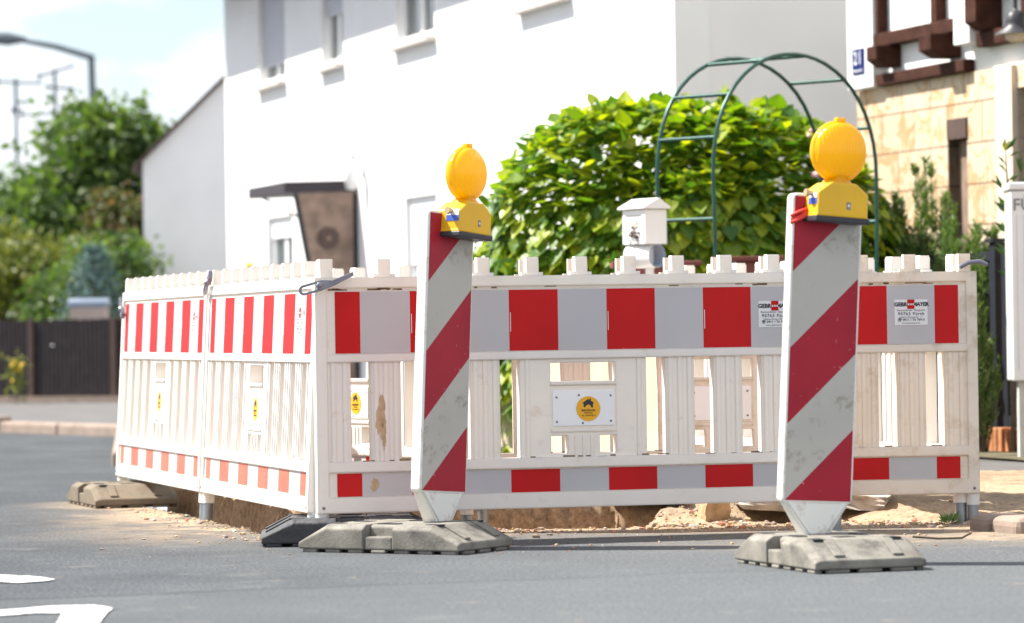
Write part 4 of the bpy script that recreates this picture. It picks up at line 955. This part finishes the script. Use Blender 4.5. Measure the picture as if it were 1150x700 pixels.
# dark-roofed house far left
F0 = P(-150, 380, 62); root = empty('far_house', (F0.x, 62, 0), R(12)); tag(root, 'distant house with dark slate roof at the left edge behind the trees', 'house')
r1 = P(40, 232, 62); zt = P(0, 172, 62).z; ez = P(45, 232, 62).z
mb = MB(); mb.prism([(-2, 0), (2.6, 0), (2.6, ez-.2), (.5, ez+1.2), (-2, ez+1.2)], 0, 5, M['stucco2']); mb.build('wall', root)
mb = MB(); mb.prism([(3.05, ez-.45), (3.1, ez-.3), (1.2, zt+.15), (-3, zt+.15), (-3, zt-.05), (.9, zt-.05)], -.4, 5, M['slate']); mb.prism([(-3, zt-.05), (.9, zt-.05), (2.9, ez-.4), (.55, ez+.3), (-3, ez+.3)], .6, 4.9, M['slate']); mb.build('roof', root)
# TV aerials on its roof
def aerial(px, y_top, y_bot, Y, bars, lb):
    a = P(px, y_bot, Y); b_ = P(px-.8, y_top, Y); a.z = min(a.z, zt); root = empty('tv_aerial', a); tag(root, lb, 'aerial', 'aerials above the dark roof')
    H_ = b_.z-a.z; mb = MB(); mb.tube([(0, 0, 0), (0, 0, H_)], .03, M['pole'], 6); mb.build('mast', root); s_ = Y/4100
    for (dy, x0, x1, tilt) in bars:
        mb = MB(); z = H_-dy*s_; mb.tube([(x0*s_, 0, z-tilt*s_/2), (x1*s_, 0, z+tilt*s_/2)], .022, M['pole'], 5)
        n_ = int(abs(x1-x0)/5)
        for k in range(n_): xx = x0+(x1-x0)*(k+.5)/n_; mb.tube([(xx*s_, -.22, z+tilt*s_*((k+.5)/n_-.5)), (xx*s_, .22, z+tilt*s_*((k+.5)/n_-.5)), ], .012, M['pole'], 4)
        if n_: mb.tube([((x0+2)*s_, 0, z-4*s_-tilt*s_/2), ((x0+2)*s_, 0, z+4*s_-tilt*s_/2)], .02, M['pole'], 4)
        mb.build('antenna_bar', root)
aerial(19, 88, 186, 61, [(5, -22, 30, -3), (27, -2, 22, 0), (36, -6, 8, 0)], 'left one of two blurred TV aerials above the far dark roof')
aerial(63, 78, 186, 62, [(2, -20, 22, 12), (21, -10, 22, -2), (50, -40, 0, 2)], 'right one of two blurred TV aerials, nearer the street lamp')
# street lamp
Y = 58; b_ = P(104, 62, Y); root = empty('street_lamp', (b_.x, Y, SW)); tag(root, 'grey street lamp with long arm reaching left above the tree', 'street lamp')
H_ = b_.z-SW; mb = MB(); mb.tube([(0, 0, 0), (.0, 0, H_*.5), (-.02, 0, H_)], [.09, .07, .055], M['pole'], 10); mb.build('pole', root)
a = P(22, 45, Y); mb = MB(); mb.tube([(-.02, 0, H_-.03), ((a.x-b_.x)*.5, 0, H_+.14), (a.x-b_.x, 0, a.z-SW)], [.055, .05, .04], M['pole'], 8); mb.build('arm', root)
a2 = P(-22, 41, Y); c1 = Vector((a.x-b_.x, 0, a.z-SW)); c2 = Vector((a2.x-b_.x, 0, a2.z-SW)); mb = MB(); mb.tube([c1+Vector((.1, 0, 0)), c1*.7+c2*.3, c1*.3+c2*.7, c2], [.045, .11, .10, .04], M['pole'], 10); mb.build('lamp_head', root)

# half-timbered house number 21
O2 = P(968, 380, 23.0); h2 = empty('half_timbered_house', (O2.x, 23.0, 0), RZ); MH2 = Matrix.Translation((O2.x, 23, 0)) @ Matrix.Rotation(RZ, 4, 'Z')
tag(h2, 'half-timbered house number 21 with sandstone ground floor at the right', 'house')
# local x = -u (towards the viewer)
mb = MB(); wallgrid(mb, -7.5, .02, 0, 2.235, [(-1.66, -1.40, .6, 1.97), (-3.3, -2.36, .08, 2.1)], .25, M['sandstone']); mb.build('stone_wall', h2)
mb = MB(); mb.b2((-7.5, -.25, 2.237), (.02, -.02, 5.2), M['stucco']); mb.b2((-7.5, -8, 0), (.02, -.252, 5.2), M['stucco']); mb.build('upper_wall', h2)
mb = MB(); gable_roof(mb, -7.9, .15, -8, 0, 5.2, R(42), .12, M['roof']); mb.build('roof', h2)
mb = MB(); mb.b2((-.41, -.1, 2.24), (0.0, .07, 5.1), M['stucco']); mb.build('plaster_pier', h2, bevel=.006); mb = MB(); mb.b2((-1.93, -.1, 2.39), (-1.71, .10, 5.1), M['stucco']); mb.build('plaster_pier', h2, bevel=.006)
def beam(lo, hi, nm='beam'):
    q = MB(); q.b2(lo, hi, M['timber']); return q.build(nm, h2, bevel=.008)
beam((-1.75, -.018, 2.238), (-.415, .055, 2.312)); beam((-1.706, -.018, 2.478), (-.412, .065, 2.562)); beam((-7.4, -.018, 2.36), (-1.94, .06, 2.45)); beam((-7.4, -.018, 2.66), (-1.94, .08, 2.76))
beam((-.46, -.018, 2.563), (-.412, .05, 5.1), 'post'); beam((-1.35, -.018, 2.563), (-1.26, .05, 5.1), 'post'); beam((-2.78, -.018, 2.762), (-2.66, .05, 5.1), 'post'); beam((-2.75, -.018, 2.452), (-2.55, .06, 2.658), 'post')
for (u0, u1, z0, z1, pr) in ((.50, .66, 2.345, 2.476, .15), (1.38, 1.56, 2.335, 2.476, .18), (1.98, 2.14, 2.452, 2.658, .15)):
    q = MB(); q.prism([(-.017, z0-.0), (pr*.55, z0), (pr, z0+.045), (pr, z1), (-.017, z1)], -u1, -u0, M['timber'], lambda x, y, z: (y, x, z)); q.build('corbel', h2, bevel=.006)
mb = MB(); mb.b2((-2.36, -.1, .08), (-2.13, .035, 2.234), M['cream']); mb.build('door_pilaster', h2, bevel=.004)
mb = MB(); mb.b2((-3.3, -.22, .08), (-2.37, -.15, 2.1), M['brown_dark']); dr = mb.build('door', h2); mb = MB(); mb.tube([(-2.5, -.10, 1.05), (-2.5, -.10, 1.15)], .012, M['steel'], 6); mb.build('handle', dr)
mb = MB(); mb.b2((-1.66, -.24, .6), (-1.40, -.20, 1.84), M['glass']); mb.b2((-1.4, -.2, .6), (-1.385, .004, 1.86), M['brown_dark']); mb.b2((-1.67, -.19, 1.855), (-1.39, .012, 1.975), M['brown_dark']); mb.b2((-1.53, -.21, .6), (-1.40, -.06, 1.85), M['brown_board']); mb.build('slit_window', h2)
# number plate
root = empty('house_number_plate', MH2 @ Vector((-.19, .072, 2.41)), RZ+math.pi); tag(root, 'blue enamel plate with white number 21 on the white pier', 'number plate')
mb = MB(); mb.b2((-.095, -.006, -.08), (.095, -.001, .08), M['enamel']); mb.build('plate', root, bevel=.001)
lettering([('21', .115, 0, -.0075, .018, M['white'], .001, 1.25), ('Bernauer Str.', .031, 0, -.0075, -.056, M['white'], .0002, 1.0)], root)
# hanging lamp
p = P(1140, 0, 20.2); root = empty('hanging_lamp', (p.x, 20.2, P(1140, 34, 20.2).z)); tag(root, 'black bell-shaped lamp hanging at the top right corner', 'lamp')
mb = MB(); mb.lathe([(.118, -.022), (.115, -.018), (.055, .02), (.056, .045), (.05, .085), (.03, .105), (.012, .112), (.01, .13)], M['black'], 28); mb.lathe([(.117, -.023), (.052, .016)], M['steel'], 28); mb.build('shade', root)
mb = MB(); mb.lathe([(.05, .01), (.062, -.02), (.055, -.05), (.03, -.066), (0, -.07)], M['cream'], 20); mb.build('bulb_glass', root)
mb = MB(); wp = MH2 @ Vector((-2.55, .06, 2.9)); wv_ = wp-Vector(root.location); mb.tube([(0, 0, .12), (0, 0, .42), tuple(Vector((wv_.x*.5, wv_.y*.5, .52))), tuple(wv_)], .012, M['black'], 8); mb.build('stem', root)

# ------------------------------------------------------------------ garden: fence, arch, mailbox, planters, rosemary, cabinet
F1 = P(1160, 380, 19.2); fr = empty('metal_fence', (F1.x, 19.2, SW), RZ); tag(fr, 'dark metal garden fence with gate post at the right edge', 'fence')
FT = 1.06; FL = 3.2
def prof(lo, hi, nm): q = MB(); q.b2(lo, hi, M['anthracite']); return q.build(nm, fr, bevel=.003)
gp = P(1124, 380, 19.5); gx = 1.0
def fx(px):   # distance along the fence for a photo column
    k = (P(px, 380, 1).x); return (F1.x-k*19.2)/(.2912+.9567*k)
posts = [fx(1122), fx(1122)+1.35, fx(1122)+2.7]
for x in [fx(1122)]+posts[1:]: prof((x-.035, -.035, -.01), (x+.035, .035, FT+.06), 'post')
q = MB(); q.b2((posts[0]-.05, -.05, FT+.062), (posts[0]+.05, .05, FT+.08), M['anthracite']); q.build('post_cap', fr)
for (a, b_) in ((posts[0]-1.2, posts[0]-.09), (posts[0]+.037, posts[1]-.037), (posts[1]+.037, posts[2]-.037)):
    prof((a, -.022, FT-.04), (b_, .022, FT+.01), 'top_rail'); prof((a, -.022, .13), (b_, .022, .19), 'bottom_rail')
    x = a+.06
    while x < b_-.04: q = MB(); q.b2((x-.009, -.009, .19), (x+.009, .009, FT-.041), M['anthracite']); x += .115; q.build('bar', fr)
    q = MB(); q.tube([(a+.06+.35*k/10, 0, FT-.25+.12*math.sin(k/10*math.pi)) for k in range(11)], .008, M['anthracite'], 6)
    q.build('scroll', fr)
prof((posts[0]-.15, -.025, .0), (posts[0]-.092, .025, FT+.02), 'gate_stile')
ed = empty('brick_edging', (F1.x-.10, 19.2-.03, SW-.01), RZ); tag(ed, 'low rust-coloured edging of upright stones under the metal fence', 'edging')
q = MB(); x = -.3
while x < FL+.6: q.box((x, .02+random.uniform(-.006, .006), .065+random.uniform(-.008, .008)), (.052, .09, .145), M['rust'], Matrix.Rotation(R(random.uniform(-3, 3)), 3, 'Y')); x += .06
q.build('stones', ed, bevel=.008)
o = MB(); stone_at(o, tuple(G(1126, 508, SW)+Vector((0, 0, .015))), .022, M['paper']); tag(o.build('litter'), 'scrap of white litter at the foot of the rusty edging', 'litter')
# rosemary
def rosemary(px, Y, h, spread, ns, lb, seed):
    loc = at(px, Y); root = empty('rosemary', loc); tag(root, lb, 'shrub', 'rosemary-like shrubs behind the metal fence'); rg = np.random.default_rng(seed); random.seed(seed); mb = MB(); Pn = []; Dn = []
    for k in range(ns):
        x, y = rg.normal()*spread*.6, rg.normal()*spread*.5; H_ = h*rg.uniform(.55, 1.0)*(1-.25*min(1, abs(x)/spread)); lean = x*.55+rg.normal()*.03
        a = np.array([x*.55, y*.55, 0]); b_ = np.array([x+lean, y, H_]); m_ = (a+b_)/2+np.array([x*.2, 0, 0])
        mb.tube([tuple(a-np.array([0, 0, .02])), tuple(m_), tuple(b_)], [.006, .004, .0015], M['bark'], 4, cap=False)
        for q in range(int(190*H_)):
            f = rg.uniform(.12, 1.0); c_ = (1-f)**2*a+2*f*(1-f)*m_+f*f*b_; an = rg.uniform(0, 6.28); Pn.append(c_); Dn.append([math.cos(an), math.sin(an), rg.uniform(.8, 1.8)])
            if rg.random() < .10 and f > .2:
                # side shoot
                d_ = np.array([math.cos(an)*.5, math.sin(an)*.5, 1.0]); l_ = rg.uniform(.06, .2)*(1.15-f)
                for s_ in range(16): an2 = rg.uniform(0, 6.28); Pn.append(c_+d_*l_*s_/16*1.2); Dn.append([math.cos(an2), math.sin(an2), 1.3])
    leafmesh('foliage', np.array(Pn), np.array(Dn), rg.uniform(.03, .055, len(Pn)), M['rosemary_leaf'], root, 'quad', asp=.17, seed=seed); mb.build('stems', root)
rosemary(1043, 20.6, 1.66, .19, 60, 'tallest upright rosemary-like shrub with a pointed tip in front of the sandstone wall', 1)
rosemary(992, 20.9, 1.42, .24, 60, 'rosemary-like shrub just right of the wide beacon lamp, beside the big bush', 2)
rosemary(1015, 20.4, 1.28, .20, 44, 'low rosemary-like shrub left of the tallest one, above the barrier top', 3)
rosemary(1082, 20.1, 1.34, .17, 44, 'rosemary-like shrub in front of the slit window', 4)
rosemary(1104, 19.8, 1.34, .10, 28, 'narrow rosemary-like shrub beside the dark fence post', 5)
rosemary(1100, 19.1, .95, .07, 16, 'rosemary-like sprays hanging through the metal fence right of the barrier end', 6)
M['wall_cream'] = mat('cream_render', (.46, .39, .30), .9, .12, 4)
# low cream garden wall carrying the mailbox, faces the street
gw = empty('garden_wall', (.86, 17.5, SW-.01), RZ); tag(gw, 'low cream garden wall behind the barrier, glimpsed through its slots', 'wall')
q = MB(); q.b2((0, -.12, 0), (3.6, .0, .90), M['wall_cream']); q.build('wall', gw)
q = MB(); q.b2((-.02, -.14, .902), (3.62, .02, .925), M['sill']); q.build('coping', gw, bevel=.004)
# arch
AC = P(830, 300, 19.0); th = R(46); AW = .60
arch = empty('garden_arch', (P(779+86, 300, 19.0).x, 19.0, SW)); tag(arch, 'green metal garden arch standing in front of the big bush', 'garden arch')
wd = Vector((.70, .714, 0)).normalized(); dd = Vector((.714, -.70, 0)).normalized()
zs_ = 1.52-SW; za = P(835, 64, 19).z-SW
def hoop_pt(s_, off):   # s 0..1 along the hoop from left foot to right foot
    return None
def hoop(off, dz=0):
    pts = []; hw = .655
    for k in range(8): pts.append(wd*(-hw+.03-.03*k/7)+Vector((0, 0, zs_*k/7-.02*(k == 0))))
    for k in range(1, 24):
        a = math.pi-math.pi*k/24; pts.append(wd*(hw*math.cos(a))+Vector((0, 0, zs_+(za-zs_)*math.sin(a)**.85)))
    for k in range(7, -1, -1): pts.append(wd*(hw-.03+.03*k/7)+Vector((0, 0, zs_*k/7-.02*(k == 0))))
    return [p_+dd*off for p_ in pts]
ha = hoop(-.19); hb = hoop(.19)
for hh in (ha, hb): q = MB(); q.tube(hh, .0105, M['green_metal'], 8); q.build('hoop', arch)
for i in (3, 6, 9, 12, 16, 20, 24, 28, 32, 35):
    q = MB(); q.tube([ha[i], hb[i]], .010, M['green_metal'], 6); q.build('crossbar', arch)
# mailbox with newspaper tube
mbx = empty('mailbox', (P(724, 300, 18.2).x, 18.2, SW), RZ+R(180)+R(14)); tag(mbx, 'white gabled mailbox with small ornament and a round newspaper tube beneath', 'mailbox')
# local: -y faces the street (left), x towards ... along the street
zc0 = P(720, 275, 18.2).z-SW; zc1 = P(720, 236, 18.2).z-SW; wx = .105; dp = .165
q = MB(); q.b2((-wx, -.062, zc0), (wx, .068, zc1), M['mailbox']); q.build('box', mbx, bevel=.005)
q = MB(); q.prism([(-.080, zc1+.002), (.082, zc1+.002), (.082, zc1+.012), (.01, zc1+.058), (-.080, zc1+.012)], -wx-.018, wx+.018, M['mailbox'], lambda x, y, z: (y, x, z)); q.build('lid', mbx, bevel=.004)
q = MB(); fc = -.0635
q.b2((-.07, fc-.002, zc1-.03), (.07, fc, zc1-.026), M['ink_grey']); q.tube([(-.04, fc-.004, zc1-.055), (-.03, fc-.006, zc1-.075), (0, fc-.006, zc1-.082), (.03, fc-.006, zc1-.075), (.04, fc-.004, zc1-.055)], .004, M['brass'], 5)
for (x, z, s_) in ((0, -.11, .022), (-.02, -.125, .018), (.03, -.135, .020), (-.03, -.15, .008), (-.03, -.165, .007), (.03, -.155, .007), (.03, -.17, .007), (.0, -.09, .012), (.05, -.115, .012)): stone_at(q, (x, fc-.003, zc1+z), s_*.8, M['brown_dark'])
q.build('ornament', mbx)
q = MB(); zt_ = P(715, 288, 18.2).z-SW; q.lathe([(.060, -.09), (.060, .09)], M['mailbox'], 28, 'Y', (0, 0, zt_)); q.lathe([(.060, -.0901), (.053, -.0901), (.053, .08), (0, .08)], M['tube_inner'], 28, 'Y', (0, 0, zt_)); q.lathe([(.060, .0901), (0, .0902)], M['mailbox'], 28, 'Y', (0, 0, zt_)); tb = q.build('newspaper_tube', mbx); tb.rotation_euler = (0, 0, R(0))
q = MB(); q.tube([(0, .03, -.02), (0, .03, zc0+.01)], .022, M['mailbox'], 10); q.build('post', mbx)
tb.rotation_euler = (0, 0, -mbx.rotation_euler.z+R(43)); tb.location = (0, -.0, 0)
# planters
def planter(px0, px1, ytop, Y, lb, slat):
    a = P(px0, ytop, Y); b_ = P(px1, ytop, Y); root = empty('wooden_planter', ((a.x+b_.x)/2, Y, SW)); tag(root, lb, 'planter', 'reddish wooden planters behind the front barrier')
    W_ = b_.x-a.x; H_ = a.z-SW; q = MB(); q.b2((-W_/2, -.20, H_-.025), (W_/2, .2, H_), M['red_wood']); q.build('rim', root, bevel=.004)
    q = MB(); q.b2((-W_/2+.03, -.17, H_-.30), (W_/2-.03, .17, H_-.026), M['red_wood'])
    q.build('tray', root)
    if slat:
        q = MB()
        for x in (-W_/2+.05, W_*.12, W_/2-.06): q.b2((x-.007, -.180, H_-.30), (x+.007, -.171, H_-.027), M['sill'])
        q.build('trim', root)
    for sx in (-1, 1):
        for sy in (-1, 1): q = MB(); q.b2((sx*(W_/2-.06)-.025, sy*.13-.025, -.01), (sx*(W_/2-.06)+.025, sy*.13+.025, H_-.30), M['red_wood']); q.build('leg', root)
planter(686, 786, 295, 18.7, 'reddish wooden planter below the white mailbox, its rim just above the barrier', False)
planter(812, 877, 289, 18.9, 'reddish wooden planter with pale upright trims, between the arch and the wide beacon', True)
# laurel sprig behind the white cabinet
lp = at(1136, 19.0); root = empty('laurel', lp); tag(root, 'small laurel with dark glossy leaves and a yellow-green tip behind the white cabinet', 'plant')
rg = np.random.default_rng(12); Pn = []; Dn = []; q = MB()
tips = [P(1129, 170, 19.0)-Vector(lp), P(1147, 195, 19.0)-Vector(lp), P(1128, 215, 19.0)-Vector(lp), P(1133, 245, 19)-Vector(lp)]
for tp in tips:
    b0 = Vector((.0, 0, tp.z-.35)); q.tube([(0, 0, -.02), tuple(b0), tuple(tp)], [.012, .008, .003], M['bark'], 5)
    for k in range(9):
        f = k/9; c_ = b0.lerp(tp, f); an = k*2.4; Pn.append(c_); Dn.append((math.cos(an), math.sin(an)*.6, .5))
    for k in range(3): Pn.append(tp); Dn.append((rg.normal()*.5, rg.normal()*.3, 1))
leafmesh('foliage', np.array([tuple(v) for v in Pn]), np.array(Dn), rg.uniform(.07, .11, len(Pn)), M['laurel_leaf'], root, 'quad', asp=.28, seed=3)
tp = tips[0]; leafmesh('new_shoot', np.array([tuple(tp)]*4), np.array([(.3, 0, 1), (-.4, 0, 1), (0, .1, 1), (.1, -.2, .8)]), np.array([.05]*4), M['new_leaf'], root, 'quad', asp=.3); q.build('stems', root)
# white cabinet on a post at the right edge
cy = 18.3; a = P(1134.5, 205, cy); cb = empty('white_cabinet', (a.x, cy, SW)); cb.rotation_euler = (0, 0, R(-2)); tag(cb, 'white metal cabinet with dark lettering on a grey post at the right edge', 'cabinet')
z1 = a.z-SW; z0 = P(1138, 428, cy).z-SW
q = MB(); q.b2((0, 0, z0), (.42, .30, z1-.042), M['mailbox']); q.build('box', cb, bevel=.006)
q = MB(); q.b2((-.012, -.012, z1-.038), (.432, .312, z1), M['mailbox']); q.build('lid', cb, bevel=.008)
q = MB()
for x in (.028, .062, .096, .13): q.b2((x, -.002, z0+.05), (x+.002, .0, z1-.16), M['shutter'])
q.b2((.005, -.002, z1-.042), (.41, .001, z1-.038), M['ink_grey']); q.build('panel_grooves', cb)
lettering([('FÜR', .085, .085, -.004, z1-.115, M['ink_grey'], .001, 1.0)], cb)
q = MB(); q.b2((.03, .05, -.01), (.12, .14, z0-.002), M['grey_post']); q.build('post', cb, bevel=.006)
